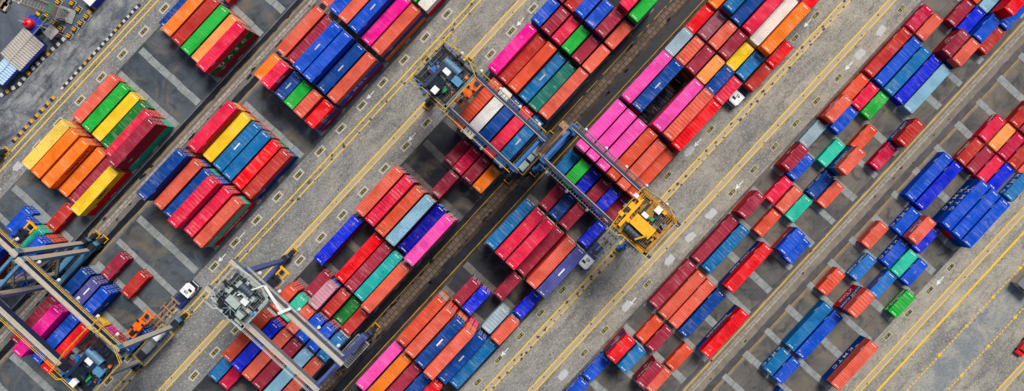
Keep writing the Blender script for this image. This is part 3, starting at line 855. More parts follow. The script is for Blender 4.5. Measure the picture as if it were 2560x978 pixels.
if rest:
    b=MB()
    for d in rest:
        L=6.058 if d['sz']=='2' else 12.192
        # the yard frame: local x along the rows
        v=d['loc']-G0; ca,sa=math.cos(-ANG),math.sin(-ANG); x=v.x*ca-v.y*sa; y=v.x*sa+v.y*ca
        c=(*lin(COLS[d['code']][1]),1)
        container_geo(b,L,d['h'],lower=True,dx=x,dy=y,dz=d['loc'].z,cols=c)
        i0=len(b.f)
        for sd in (1,-1): door_geo(b,sd,d['h'],x,y,d['loc'].z,L/2,0)
        b.c+= [c]*(len(b.f)-i0); i0=len(b.f)
        for sd in (1,-1): rod_geo(b,sd,d['h'],x,y,d['loc'].z,L/2,3)
        b.c+= [c]*(len(b.f)-i0)
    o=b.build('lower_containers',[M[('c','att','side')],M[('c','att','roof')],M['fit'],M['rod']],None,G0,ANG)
    tag(o,'mixed colour containers hidden in the lower tiers beneath the visible ones','shipping container',None,'stuff')
# lettering
by={}
for d in indiv: by[(d['id'],d['n']-1-d['i'])]=d
def T_(id_,tier,txt,side,size=1.5,mat='white',x=0.0):
    d=by.get((id_,tier))
    if d: side_text(d['root'],d['sz'],d['h'],txt,side,size,mat,x)
T_('A1c',0,'Hapag-Lloyd',-1,1.35,'blueink',1.2)
T_('A3f',1,'U  A  S  C',-1,1.9,'white',0.2)
T_('A1f',0,'MSC',-1,1.6,'black',0.3)
T_('B3f',1,'M O L',-1,1.5,'white',0.0)
T_('B1f',2,'HAMBURG SUD',-1,1.1,'white',0.6)
T_('F8f',1,'K M T C',1,1.7,'white',-0.2)
T_('F3d',0,'K M T C',1,1.7,'white',0.3); T_('F3d',1,'K M T C',1,1.7,'white',0.3)
T_('F4b',0,'K M T C',1,1.5); T_('F2f',0,'K M T C',1,1.5); T_('F5c',0,'K M T C',1,1.5); T_('F9a',0,'K M T C',1,1.5)
T_('F7e',0,'HEUNG-A',1,1.4); T_('F7b',1,'CMA CGM',1,1.25); T_('F7b',2,'K LINE',1,1.3); T_('F4c',0,'K LINE',1,1.1)
T_('F6b',0,'CMA CGM',1,1.25); T_('F6c',0,'COSCO',1,1.1,'redink'); T_('E0f',1,'SINOKOR',1,1.5); T_('E0f',0,'HANJIN',1,1.5,'black')
T_('E1d',1,'CMA CGM',1,1.3); T_('E2v',1,'NYK LINE',1,1.1); T_('E2z',1,'TRITON',1,1.0); T_('E2m',0,'CMA CGM',1,0.9)
T_('En2a',1,'MOL',1,1.3); T_('En2d',0,'HYUNDAI',1,1.0); T_('E6c',0,'CAI',1,1.2); T_('F2x',0,'TRITON',1,1.0); T_('En3a',0,'CHINA SHIPPING',1,0.7)
T_('En4a',0,'CHINA SHIPPING',1,0.7); T_('E3a',0,'TEXTAINER',1,0.7); T_('B22b',0,'ONE',-1,1.0); T_('B22f',0,'ONE',-1,1.0)
T_('F1a',0,'MSC',1,0.9,'white',1.9)
def roof_text(id_,txt,size):
    d=by.get((id_,0))
    if d:
        o=link('roof_lettering',text_mesh(txt,size,M['white'],'roof_lettering',0.003),d['root']); o.location=(0,0,d['h']-0.004)
for i_ in ('B3c','B3e','B4d','C4d','D3b','Dn3e','B22c','C3f'): roof_text(i_,'MAERSK',0.42)
def roof_bar(id_):
    d=by.get((id_,0))
    if d:
        b=MB(); b.box(-0.9,0.9,-0.13,0.13,d['h']-0.008,d['h']-0.002); b.build('roof_marking',M['white'],d['root'])
for i_ in ('B2c','Dn3c','D0f','B0b'): roof_bar(i_)
# ---------------------------------------------------------------- labels of the containers
SZ={'2':'short','4':'long'}
topof={}
for d in indiv:
    if d['top']:
        for j in (d['js'] if d['sz']=='4' else d['js']): topof[(d['B'],d['r'],j)]=d
def nb_name(d,dr,dj):
    if dr:
        c=[topof.get((d['B'],d['r']+dr,j)) for j in d['js']]
    else:
        j=(max(d['js'])+1) if dj>0 else (min(d['js'])-1); c=[topof.get((d['B'],d['r'],j))]
    c=[q for q in c if q is not None and q is not d]
    return COLS[c[0]['code']][0] if c else None
def area_name(d):
    x='far left' if d['px']<430 else 'left' if d['px']<950 else 'centre' if d['px']<1500 else 'right' if d['px']<2080 else 'far right'
    y='top' if d['py']<250 else 'upper middle' if d['py']<490 else 'lower middle' if d['py']<730 else 'bottom'
    return y,x
def cands(d):
    c=COLS[d['code']][0]; s=SZ[d['sz']]; out=[]
    if d['top']:
        nw,se,ne,sw=nb_name(d,-1,0),nb_name(d,1,0),nb_name(d,0,1),nb_name(d,0,-1)
        base='%s %s container'%(c,s)
        edge=[]
        if nw is None and se: edge='with open ground on its upper-left side and a %s one lower right'%se
        elif se is None and nw: edge='with open ground on its lower-right side and a %s one upper left'%nw
        elif nw and se: edge='between a %s one and a %s one'%(nw,se)
        else: edge='standing apart with no neighbour along its long sides'
        out.append('%s %s'%(base,edge))
        if ne: out.append('%s %s, %s one beyond its upper-right end'%(base,edge,ne))
        if sw: out.append('%s %s, %s one beyond its lower-left end'%(base,edge,sw))
        y,x=area_name(d)
        out.append('%s %s, %s %s of photo'%(base,edge,y,x))
    else:
        ab=[q for q in indiv if q['s'] is d['s'] and q['i']==d['i']+1]
        a=COLS[ab[0]['code']][0] if ab else 'another'
        tp=COLS[[q for q in items if q['s'] is d['s'] and q['top']][0]['code']][0]
        out.append('%s %s container seen from the side beneath a %s one'%(c,s,a))
        y,x=area_name(d)
        out.append('%s %s container beneath a %s one, %s %s of photo'%(c,s,a,y,x))
        out.append('%s %s container under a %s one in stack topped by %s, %s %s'%(c,s,a,tp,y,x))
        out.append('%s %s container, level %d of stack topped by %s one, %s %s of photo'%(c,s,d['i']+1,tp,y,x))
    return out
for d in indiv: d['c']=[q.replace(' a orange',' an orange').replace(' a ultra',' an ultra') for q in cands(d)]
def count_all():
    cnt={}
    for d in indiv:
        for q in set(d['c']): cnt[q]=cnt.get(q,0)+1
    return cnt
cnt=count_all(); used=set(); left=[]
for d in indiv:
    ok=[q for q in d['c'] if cnt[q]==1 and len(q.split())<=16]
    if ok: d['root']['label']=ok[0]; used.add(ok[0])
    else: left.append(d)
# what is left over is singled out by its rank among its look-alikes from left to right
groups={}
for d in left:
    c=COLS[d['code']][0]; y,x=area_name(d)
    groups.setdefault((c,d['sz'],y,x,d['top']),[]).append(d)
ORD=['first','second','third','fourth','fifth','sixth','seventh','eighth','ninth','tenth','eleventh','twelfth']
for (c,s,y,x,tp),ds in groups.items():
    pool=[q for q in indiv if COLS[q['code']][0]==c and q['sz']==s and area_name(q)==(y,x) and q['top']==tp]
    pool.sort(key=lambda q:(q['px'],q['py']))
    for d in ds:
        k=pool.index(d)
        if tp: lab='%s %s container, %s from left among those alike at %s %s'%(c,SZ[s],ORD[min(k,11)],y,x)
        else: lab='%s %s lower-tier container, %s from left among those alike at %s %s'%(c,SZ[s],ORD[min(k,11)],y,x)
        d['root']['label']=lab
# ---------------------------------------------------------------- rubber-tyred gantry cranes
def railing(b,pts,z,h=1.1,r=0.035,step=1.5,m=0,closed=False):
    P_=[Vector((x,y,z)) for x,y in pts]
    if closed: P_.append(P_[0])
    for a,c in zip(P_,P_[1:]):
        for hh in (h,h*0.5): b.cyl(a+Vector((0,0,hh)),c+Vector((0,0,hh)),r,4,m,caps=False)
        n=max(1,int((c-a).length/step))
        for k in range(n+1):
            q=a.lerp(c,k/n); b.cyl(q,q+Vector((0,0,h)),r,4,m,caps=False)
def stair(b,rb,p0,p1,wd,m=0,rm=0):
    p0=Vector(p0);p1=Vector(p1);d=p1-p0; n=max(3,int(abs(d.z)/0.25)); hd=Vector((d.x,d.y,0)).normalized(); sd=Vector((-hd.y,hd.x,0))
    for s_ in (-1,1): b.beam(p0+sd*s_*wd/2,p1+sd*s_*wd/2,0.06,0.25,m)
    for k in range(n):
        q=p0.lerp(p1,(k+.5)/n); b.beam(q-sd*wd/2,q+sd*wd/2,0.24,0.04,m)
    for s_ in (-1,1):
        rb.cyl(p0+sd*s_*wd/2+Vector((0,0,1)),p1+sd*s_*wd/2+Vector((0,0,1)),0.04,4,rm)
        for k in range(0,n+1,4):
            q=p0.lerp(p1,k/n)+sd*s_*wd/2; rb.cyl(q,q+Vector((0,0,1)),0.03,4,rm)
ZT=24.5
def crane(label,wa,wb,ta,tb,gm,gtop,lm,ltop,railm,walk,trol,house=None,over=(1.0,1.0),sill_ext=3.2,trolley_style='dark',stairs=None,cable=True,legm=None,outer=-1):  # gtop, ltop: top faces painted paler for sky reflection and paint dust
    wc,tc=(wa+wb)/2,(ta+tb)/2
    root=empty('gantry_crane',P(wc,tc,0.02),ANG,label,'gantry crane','gantry cranes spanning the container blocks')
    xa,xb=(ta-tc)/S,(tb-tc)/S; ya,yb=-(wa-wc)/S,-(wb-wc)/S     # ya = north-west side (positive)
    gw=0.38 if gtop=='navy' else 0.45
    for x in (xa,xb):
        b=MB(); b.box(x-gw*.84,x+gw*.84,yb-over[1],ya+over[0],ZT-1.7,ZT,0,1)
        b.box(x-gw,x+gw,yb-over[1],ya+over[0],ZT-0.06,ZT+0.02,1); b.box(x-gw*.94,x+gw*.94,yb-over[1],ya+over[0],ZT-1.75,ZT-1.66,0)
        for k in range(-6,7): b.box(x-gw*.9,x+gw*.9,(ya+yb)/2+k*1.9-0.05,(ya+yb)/2+k*1.9+0.05,ZT-1.66,ZT-0.06,0)
        g=b.build('girder',[M[gm],M[gtop]],root)
        b=MB(); s_=-1 if x>(xa+xb)/2 else 1
        b.box(x+s_*gw*.55-0.06,x+s_*gw*.55+0.06,yb-over[1]+.2,ya+over[0]-.2,ZT+0.02,ZT+0.17); b.build('trolley_rail',M['rail'],g)
        # walkway on the outer side
        so=1 if x>(xa+xb)/2 else -1
        b=MB(); x0,x1=sorted((x+so*(gw+.15),x+so*(gw+.85))); 
        for k in range(int((ya-yb)/0.62)):
            y=yb+k*0.62; b.box(x0,x1,y,y+0.14,ZT-1.0,ZT-0.94)
        b.box(x0,x0+0.09,yb,ya,ZT-1.1,ZT-0.88); b.box(x1-0.09,x1,yb,ya,ZT-1.1,ZT-0.88)
        for k in range(14):
            y=yb+0.4+k*(ya-yb-.8)/13; b.box(min(x,x0),max(x,x1),y-0.06,y+0.06,ZT-1.2,ZT-1.08)
        wk=b.build('walkway',M[walk],root)
        b=MB(); railing(b,[(x1-.04 if so>0 else x0+.04,yb),(x1-.04 if so>0 else x0+.04,ya)],ZT-0.94,1.1,0.045,1.7); b.build('handrail',M[railm],wk)
        b=MB()
        for k in range(5):
            y=yb+2+k*(ya-yb-4)/4; xx=x1+0.15 if so>0 else x0-0.15
            b.cyl((xx,y,ZT-1.5),(xx,y,ZT-0.9),0.06,6); b.cyl((xx,y,ZT-1.5),(xx+so*.1,y,ZT-1.85),0.26,8,r1=0.34)
        b.build('floodlight',M['whitep'],wk)
    for y,ov in ((ya,over[0]),(yb,over[1])):
        b=MB(); b.box(xa+.6,xb-.6,y-0.25,y+0.25,ZT-1.5,ZT-0.7,0,0); b.build('tie_beam',[M[lm]],root)
    for y in (ya,yb):
        for x in (xa,xb):
            b=MB(); sx=-1 if x<0 else 1
            b.beam((x,y,ZT-1.7),(x+sx*0.4,y,2.6),1.05,0.95,0,0.8,0.7,top=1)
            b.box(x-0.6,x+0.6,y-0.6,y+0.6,ZT-1.8,ZT-0.02,0,1)
            b.build('leg',[M[lm],M[ltop]],root)
        b=MB(); ex=sill_ext
        b.box(xa-ex*0.5,xb+ex*0.5,y-0.5,y+0.5,1.7,2.8,0,0); b.build('sill_beam',[M[lm]],root)
        b=MB()
        (b.beam((xa,y,13.4),(xb,y,13.4),0.3,0.3,0), b.build('cross_brace',[M[lm]],root)) if gtop=='navy' else None
        for x,sx in ((xa-ex*0.35,-1),(xb+ex*0.35,1)):
            b=MB(); b.box(x-1.7,x+1.7,y-0.38,y+0.38,1.0,1.75); b.box(x-0.5,x+0.5,y-0.85,y-0.4,0.9,1.5); b.box(x-1.5,x-0.6,y+0.4,y+0.95,1.0,1.7); b.box(x-.9,x+.4,y-.55,y+.55,2.8,3.5)
            bg=b.build('bogie',M['dark' if trolley_style!='yellow' else lm],root)
            for q in (-1,1):
                b=MB(); b.cyl((x+q*1.05,y-0.32,0.8),(x+q*1.05,y+0.32,0.8),0.8,20); wh=b.build('wheel',M['tyre_rub'],bg)
                b=MB(); b.cyl((x+q*1.05,y-0.35,0.8),(x+q*1.05,y+0.35,0.8),0.36,12); b.build('rim',M[lm],wh)
            b=MB(); e=x+sx*2.2; b.box(min(e,e+sx*.15),max(e,e+sx*.15),y-0.75,y+0.75,0.55,0.85); b.box(min(e-sx*1.2,e),max(e-sx*1.2,e),y-0.7,y-0.6,0.6,0.8); b.box(min(e-sx*1.2,e),max(e-sx*1.2,e),y+0.6,y+0.7,0.6,0.8)
            b.build('bumper',M['yellow'],root)
    # electrical house and power pack on the sills
    if house:
        side,cm,boxes=house
        y=yb if side=='SE' else ya
        for (x,l,wd,h_,mm,dy) in boxes:
            b=MB(); b.cbox(x,y+dy,3.1+h_/2,l,wd,h_,0); b.cbox(x,y+dy,3.1+h_+0.04,l+.12,wd+.12,.08,0); 
            for k in range(int(l/0.8)): b.cbox(x-l/2+.4+k*.8,y+dy-wd/2,3.1+h_/2,0.06,0.06,h_*0.9,0)
            b.build('electrical_cabinet',[M[mm]],root)
        b=MB()
        for k in range(int((xb-xa)/0.5)): b.box(xa+k*.5,xa+k*.5+.3,y-1.6,y+1.6,3.0,3.06)
        b.box(xa,xb,y-1.6,y-1.5,2.85,3.08); b.box(xa,xb,y+1.5,y+1.6,2.85,3.08)
        pl=b.build('service_platform',M['steel'],root); b=MB(); railing(b,[(xa,y-1.6),(xb,y-1.6),(xb,y+1.6),(xa,y+1.6)],3.06,1.1,0.035,1.4,closed=True); b.build('handrail',M[railm],pl)
    if stairs:
        side,sm=stairs; y=(ya+1.5) if side=='NW' else (yb-1.5)
        b=MB(); rb=MB()
        z0=2.8; x0,x1=xa+0.8,xb-0.8; k=0
        while z0<ZT-4:
            z1=z0+(ZT-1.0-2.8)/3; a,c=((x0,x1) if k%2==0 else (x1,x0))
            stair(b,rb,(a,y,z0),(c,y,z1),0.8); b.box(c-0.6,c+0.6,y-0.8,y+0.8,z1-0.05,z1); z0=z1; k+=1
        st=b.build('staircase',M[sm],root); rb.build('handrail',M['yrail' if railm=='yrail' else railm],st)
    # ---- trolley
    tw,tt=wt(trol[0],trol[1],26.0); y0=-(tw-wc)/S; x0=(xa+xb)/2; hw=(xb-xa)/2+0.45
    st=trolley_style
    pal=dict(dark=('dark','blue','paleblue','yrail','paleblue','glass','navy'),yellow=('ochre','yellow','yellow','yrail','navy','ochre','yellow'),pale=('greygreen','greygreen','paleblue','wrail','navy','glass','greygreen'))[st]
    b=MB(); L2=4.0
    for x in (xa,xb): b.box(x-0.25,x+0.25,y0-L2,y0+L2,ZT+0.35,ZT+0.95)
    for y in (y0-L2+.3,y0+L2-.3,y0-0.6,y0+1.6): b.box(x0-hw,x0+hw,y-0.16,y+0.16,ZT+0.45,ZT+0.95)
    for k in range(4): b.box(x0-hw,x0+hw,y0-L2+0.25+k*2.2,y0-L2+0.32+k*2.2,ZT+0.9,ZT+0.96)
    for k in range(0,7,3): b.box(x0-hw+0.5+k*(2*hw-1)/6-.04,x0-hw+0.5+k*(2*hw-1)/6+.04,y0-L2,y0+L2,ZT+0.9,ZT+0.95)
    tr=b.build('trolley',M[pal[0]],root)
    b=MB()
    for x in (xa,xb):
        for y in (y0-L2+.7,y0+L2-.7): b.cyl((x-.15,y,ZT+0.38),(x+.15,y,ZT+0.38),0.34,12)
    b.build('trolley_wheels',M['steel'],tr)
    b=MB()
    for k in range(22):
        y=y0-L2+.1+k*(2*L2-.2)/22; b.box(x0-hw+.1,x0+hw-.1,y,y+(2*L2-.2)/22*.82,ZT+0.62,ZT+0.66)
    b.build('deck_grating',M['dark'],tr)
    # deck plates, only partly covering the frame
    b=MB(); zf=ZT+0.97
    for (ax,bx_,ay,by_) in ((-hw,-hw+.45,-L2,L2),(hw-.45,hw,-L2,L2),(-hw,hw,-L2,-L2+.4),(-1.0,-.4,-3.4,3.2)):
        b.box(x0+ax,x0+bx_,y0+ay,y0+by_,zf,zf+0.05)
    b.build('deck_plate',M[{'dark':'steel','yellow':'ochre','pale':'greygreen'}[st]],tr)
    def TL(zx,zy,z=0): # positions read as metres right/down on the picture plane and turned into the crane's frame
        return Vector((x0+zx*UX+zy*UY, y0-(zx*VX+zy*VY), zf+z))
    def rbox(name,zx,zy,l,wd,h_,mat,z=0.05,along='w',parent=None):
        c=TL(zx,zy); b=MB(); dx,dy=(wd,l) if along=='w' else (l,wd)
        b.cbox(c.x,c.y,zf+z+h_/2,dx,dy,h_); b.cbox(c.x,c.y,zf+z+h_+.03,dx+.1,dy+.1,.06)
        return b.build(name,M[mat],parent or tr)
    f_=1/67.0
    drumc=TL((570-470)*f_,(355-450)*f_) if st!='yellow' else TL(-2.2,1.9)
    b=MB(); L_=3.4 if st!='pale' else 2.6; r_=0.72
    b.cyl((drumc.x,drumc.y-L_/2,zf+1.0),(drumc.x,drumc.y+L_/2,zf+1.0),r_,24)
    for k in range(6): yy=drumc.y-L_/2+k*L_/5; b.cyl((drumc.x,yy-.05,zf+1.0),(drumc.x,yy+.05,zf+1.0),r_+0.1,24)
    b.build('hoist_drum',M[pal[4]],tr)
    b=MB(); 
    for k in range(int(L_/0.12)): yy=drumc.y-L_/2+.06+k*.12; b.cyl((drumc.x,yy-.02,zf+1.0),(drumc.x,yy+.02,zf+1.0),r_+0.03,16)
    b.build('hoist_rope_winding',M['steel'],tr)
    if st=='dark':
        rbox('motor_box',(620-470)*f_,(455-450)*f_,1.9,1.0,0.9,'navy'); rbox('machinery_box',(625-470)*f_,(530-450)*f_,1.7,1.3,1.3,'paleblue')
        rbox('air_conditioner',(370-470)*f_,(645-450)*f_,1.05,1.15,0.7,'whitep',1.9); rbox('brake_housing',(465-470)*f_,(625-450)*f_,1.1,0.55,0.6,'green',0.05,'t')
        rbox('gearbox',(500-470)*f_,(410-450)*f_,1.3,0.9,1.0,'whitep',0.05); rbox('gearbox',(535-470)*f_,(470-450)*f_,0.9,1.1,0.8,'navy',0.05)
        for q,(zx,zy) in enumerate(((350,360),(330,400),(395,355),(285,365),(190,600),(230,640),(300,690),(170,575))):
            rbox('junction_box',(zx-470)*f_,(zy-450)*f_,0.75,0.55,0.6,('blue','blue','steel','steel','navy','blue','navy','blue')[q])
        rbox('hoist_beam',-1.1,-0.55,0.55,7.0,0.5,'navy',0.9)
        rbox('orange_cable_guide',(570-470)*f_,(640-450)*f_,0.3,1.4,0.5,'orange',-0.3,'w'); rbox('orange_cable_guide',(735-470)*f_,(480-450)*f_,0.5,0.4,0.6,'orange')
    elif st=='yellow':
        rbox('machinery_house',(450-489)*f_,(515-470)*f_,4.4,2.1,2.1,'yellow'); rbox('air_conditioner',(645-489)*f_,(340-489)*f_,1.1,1.15,0.8,'whitep',0.9)
        rbox('air_conditioner',(480-489)*f_,(400-489)*f_,1.1,0.7,0.6,'whitep',1.5); rbox('motor_box',(335-489)*f_,(290-489)*f_,1.05,1.1,0.8,'yellow')
        rbox('brake_housing',(570-489)*f_,(445-489)*f_,0.8,0.55,0.6,'green'); rbox('motor_box',(640-489)*f_,(415-489)*f_,1.0,0.9,0.9,'navy')
        rbox('hoist_beam',-1.3,-1.0,0.5,6.2,0.6,'dark',0.8); rbox('hoist_beam',-2.8,-1.5,0.5,5.6,0.7,'yellow',0.4)
        rbox('hoist_beam',-3.6,-0.4,0.4,3.0,0.5,'yellow',0.1); rbox('junction_box',(380-489)*f_,(165-489)*f_,0.8,0.6,0.5,'whitep',0.9)
        for zx,zy in ((205,380),(260,340),(420,640),(440,215),(300,470)): rbox('junction_box',(zx-489)*f_,(zy-489)*f_,0.9,0.7,0.6,'yellow' if zx!=260 else 'dark')
        b=MB(); p0=TL(-2.0,3.0); p1=TL(0.1,2.3); b.beam(p0+Vector((0,0,2.2)),p1+Vector((0,0,2.8)),0.3,0.3); b.cyl(p1+Vector((0,0,0)),p1+Vector((0,0,2.8)),0.25,10); b.build('service_jib',M['yellow'],tr)
    else:
        rr=random.Random(8)
        rbox('machinery_box',-0.8,0.6,2.5,1.3,1.4,'greygreen'); rbox('machinery_box',0.1,2.9,1.7,0.9,1.0,'greygreen'); rbox('machinery_box',1.6,-0.8,1.6,1.3,1.2,'greygreen')
        rbox('machinery_box',0.6,-2.2,1.7,1.2,1.1,'greygreen'); rbox('air_conditioner',1.2,0.6,1.2,1.0,0.8,'whitep',0.3); rbox('gearbox',-1.2,-1.1,1.4,1.0,0.9,'greygreen')
        for _ in range(34): rbox('junction_box',rr.uniform(-3.4,3.4),rr.uniform(-3.6,3.6),rr.uniform(.5,1.1),rr.uniform(.4,.8),rr.uniform(.3,.9),rr.choice(['greygreen','steel','greygreen','cream','dark','dark','whitep']))
        rbox('hoist_beam',-1.4,-0.6,0.5,6.0,0.5,'dark',0.6)
    rr=random.Random(int(wb)+5)
    for _ in range(30 if st!='pale' else 10):
        rbox('equipment_box',rr.uniform(-3.6,3.6),rr.uniform(-3.6,3.6),rr.uniform(.3,1.1),rr.uniform(.25,.7),rr.uniform(.2,.8),rr.choice({'dark':['dark','dark','navy','steel','blue','dark'],'yellow':['ochre','dark','ochre','dark','yellow','steel'],'pale':['dark','steel','greygreen','dark','paleblue']}[st]),0.0,rr.choice('wt'))
    # operator's cabin hanging below the platform, with its octagonal roof window
    cb=TL((380-470)*f_,(560-450)*f_) if st!='yellow' else TL(0.3,-2.0)
    b=MB(); zc=ZT-1.0; r0=1.35
    b.cyl((cb.x,cb.y,zc),(cb.x,cb.y,zf+1.2),r0,8,0); b.cyl((cb.x,cb.y,zf+1.2),(cb.x,cb.y,zf+1.32),r0+0.08,8,1)
    for k in range(8):
        a=k*math.pi/4; b.beam((cb.x,cb.y,zf+1.36),(cb.x+math.cos(a)*r0,cb.y+math.sin(a)*r0,zf+1.36),0.07,0.07,2)
    b.build('operator_cabin',[M[{'dark':'navy','yellow':'yellow','pale':'greygreen'}[st]],M['glass'] if st!='yellow' else M['ambglass'],M[pal[0]]],tr)
    b=MB(); a=hw+0.15; railing(b,[(x0-a,y0-L2-.3),(x0-a,y0+1.5),(x0-a-0.6,y0+2.2),(x0-a-0.6,y0+L2),(x0-1,y0+L2+.5),(x0+a,y0+L2+.5),(x0+a+.5,y0+1.2),(x0+a+.5,y0-1.5),(x0+a-.8,y0-L2-.3)],zf,1.1,0.05,1.2,closed=True)
    if st=='dark': railing(b,[(x0+a,y0+L2+.5),(x0+a+2.0,y0+L2+.5),(x0+a+2.0,y0+L2-1.0),(x0+a,y0+L2-1.0)],zf-1.2,1.1,0.05,1.0)
    b.build('handrail',M[pal[3]],tr)
    # small clutter of pipes and cables on the deck
    rr=random.Random(int(wa)); b=MB()
    for _ in range(90):
        x=rr.uniform(-hw,hw); y=rr.uniform(-L2,L2); l=rr.uniform(.4,2.4); z=zf+rr.uniform(.1,1.1); r=rr.choice((.04,.06,.1))
        p0=Vector((x0+x,y0+y,z)); p1=p0+(Vector((l,0,0)) if rr.random()<.5 else Vector((0,l,0)))
        p1.x=min(p1.x,x0+hw); p1.y=min(p1.y,y0+L2); b.cyl(p0,p1,r,6)
    b.build('pipework',M[{'dark':'dark','yellow':'ochre','pale':'steel'}[st]],tr)
    return root,dict(xa=xa,xb=xb,ya=ya,yb=yb,wc=wc,tc=tc,x0=x0,y0=y0,zf=zf)
M['ambglass']=painted('amber_mesh_roof',(150,116,20),0.5,0.4,(70,56,20))
c1,i1=crane('dark blue gantry crane with yellow-railed trolley, second from the left along the top',966,1240,564,653,'navy','navy','blue','blue','yrail','steel',(1113,187),
   house=('SE','greygreen',[(-2.2,1.9,1.3,1.3,'greygreen',-.4),(0.2,1.4,1.1,1.0,'greygreen',-.4),(2.6,3.0,1.5,1.5,'greygreen',-.3)]),over=(0.6,1.2))
c2,i2=crane('blue gantry crane carrying the bright yellow trolley, right of centre',1275,1560,621,713,'navy','navy','blue','blue','grail','steel',(1606,562),
   over=(0.4,2.2),trolley_style='yellow',stairs=('NW','rust'))
c3,i3=crane('cream-topped gantry crane with pale grey trolley at its upper-left end, bottom centre',967,1245,-71,6,'steel','cream','slate','slate','wrail','steel',(602,741),
   house=('SE','greygreen',[(1.0,2.2,1.5,1.2,'steel',0.3),(3.2,2.0,1.5,1.6,'slate',0.3)]),over=(3.2,1.0),trolley_style='pale')
c4,i4=crane('cream-topped gantry crane with dark blue trolley standing in the bottom left corner',600,877,-404,-300,'navy','cream','paleblue','cream','yrail','steel',(233,897),
   house=('SE','steel',[(-3.0,1.6,1.4,1.4,'dark',.3),(-0.8,2.4,1.5,1.5,'steel',.3),(2.2,1.6,1.2,1.6,'whitep',.4)]),over=(0.8,0.8),stairs=('NW','steel'),sill_ext=5.0)
c5,i5=crane('cream-topped gantry crane cut off by the left edge above the corner crane',270,578,-392,-296,'navy','cream','paleblue','cream','yrail','steel',(-110,560),over=(0.8,0.8),sill_ext=3.0)
# slanting service struts on the pale crane
b=MB(); 
def cl(i,px,py,z): 
    w,t=wt(px,py,z); return Vector(((t-i['tc'])/S,-(w-i['wc'])/S,z))
b.beam(cl(i3,594,738,26.5),cl(i3,660,714,26.6),0.22,0.22); b.beam(cl(i3,660,714,26.4),cl(i3,702,780,25.6),0.28,0.28); b.beam(cl(i3,664,714,26.2),cl(i3,706,778,25.5),0.14,0.14); b.beam(cl(i3,696,784,25.4),cl(i3,728,770,25.5),0.5,0.4)
b.build('lighting_arm',M['whitep'],c3)
# blue slanting arm at the lower-right end of crane 2
b=MB(); b.beam(cl(i2,1672,570,24),cl(i2,1619,628,24),0.22,0.22); b.beam(cl(i2,1655,558,24.2),cl(i2,1686,567,24.2),1.2,0.5,0,0.4,0.4); b.build('cable_arm',M['blue'],c2)
b=MB(); b.beam(cl(i4,75,738,6),cl(i4,60,676,22),0.25,0.25); b.beam(cl(i4,6,710,20),cl(i4,58,664,22),0.2,0.2); b.build('access_ladder',M['blue'],c4)
# ---------------------------------------------------------------- spreaders hanging from the trolleys
def spreader(label,px,py,z,colr,L=6.0,trolz=25.0,info=None,frame='yellow'):
    w,t=wt(px,py,z); root=empty('spreader',P(w,t,z),ANG,label,'spreader','container spreaders hanging on crane ropes')
    b=MB()
    for s_ in (-1,1):
        b.box(-L/2,L/2,s_*0.75-0.16,s_*0.75+0.16,0,0.4); b.box(s_*(L/2)-0.18,s_*(L/2)+0.18,-1.2,1.2,-0.12,0.3)
    for x in (-1.6,-0.5,0.5,1.6): b.box(x-0.08,x+0.08,-0.75,0.75,0.1,0.34)
    b.build('frame',M[frame],root)
    b=MB(); b.box(-1.3,1.3,-0.9,0.9,0.75,1.05); b.box(-1.1,-.7,-.8,.8,1.05,1.3); b.box(.7,1.1,-.8,.8,1.05,1.3); b.box(-.3,.3,-.5,.5,.4,.75); b.build('headblock',M[colr],root)
    b=MB()
    for x in (-0.9,0.9):
        for y in (-0.7,0.7): b.cyl((x-.12,y,1.5),(x+.12,y,1.5),0.32,12)
    b.build('sheaves',M['dark'],root)
    b=MB(); b.cbox(-2.3,0,0.5,0.9,0.7,0.5); b.cbox(2.3,0.1,0.5,0.8,0.6,0.45); b.build('hydraulic_unit',M['dark'],root)
    b=MB()
    for x in (-0.9,0.9):
        for y in (-0.7,0.7): b.cyl((x,y,1.5),(x*0.9,y*1.4,ZT+1.2-z),0.025,4)
    b.build('hoist_rope',M['dark'],root)
    return root
spreader('yellow spreader hanging over blue containers at the left edge',60,588,9.3,'dark',5.6,frame='yellow')
spreader('orange spreader lowered onto the trailer beside truck sixty',352,812,5.2,'orange',6.0,frame='orange')
spreader('small orange spreader showing under the dark blue trolley',1172,232,14.0,'orange',6.0,frame='orange')
spreader('yellow spreader hanging beside the pale grey trolley',688,703,9.0,'dark',6.0,frame='yellow')
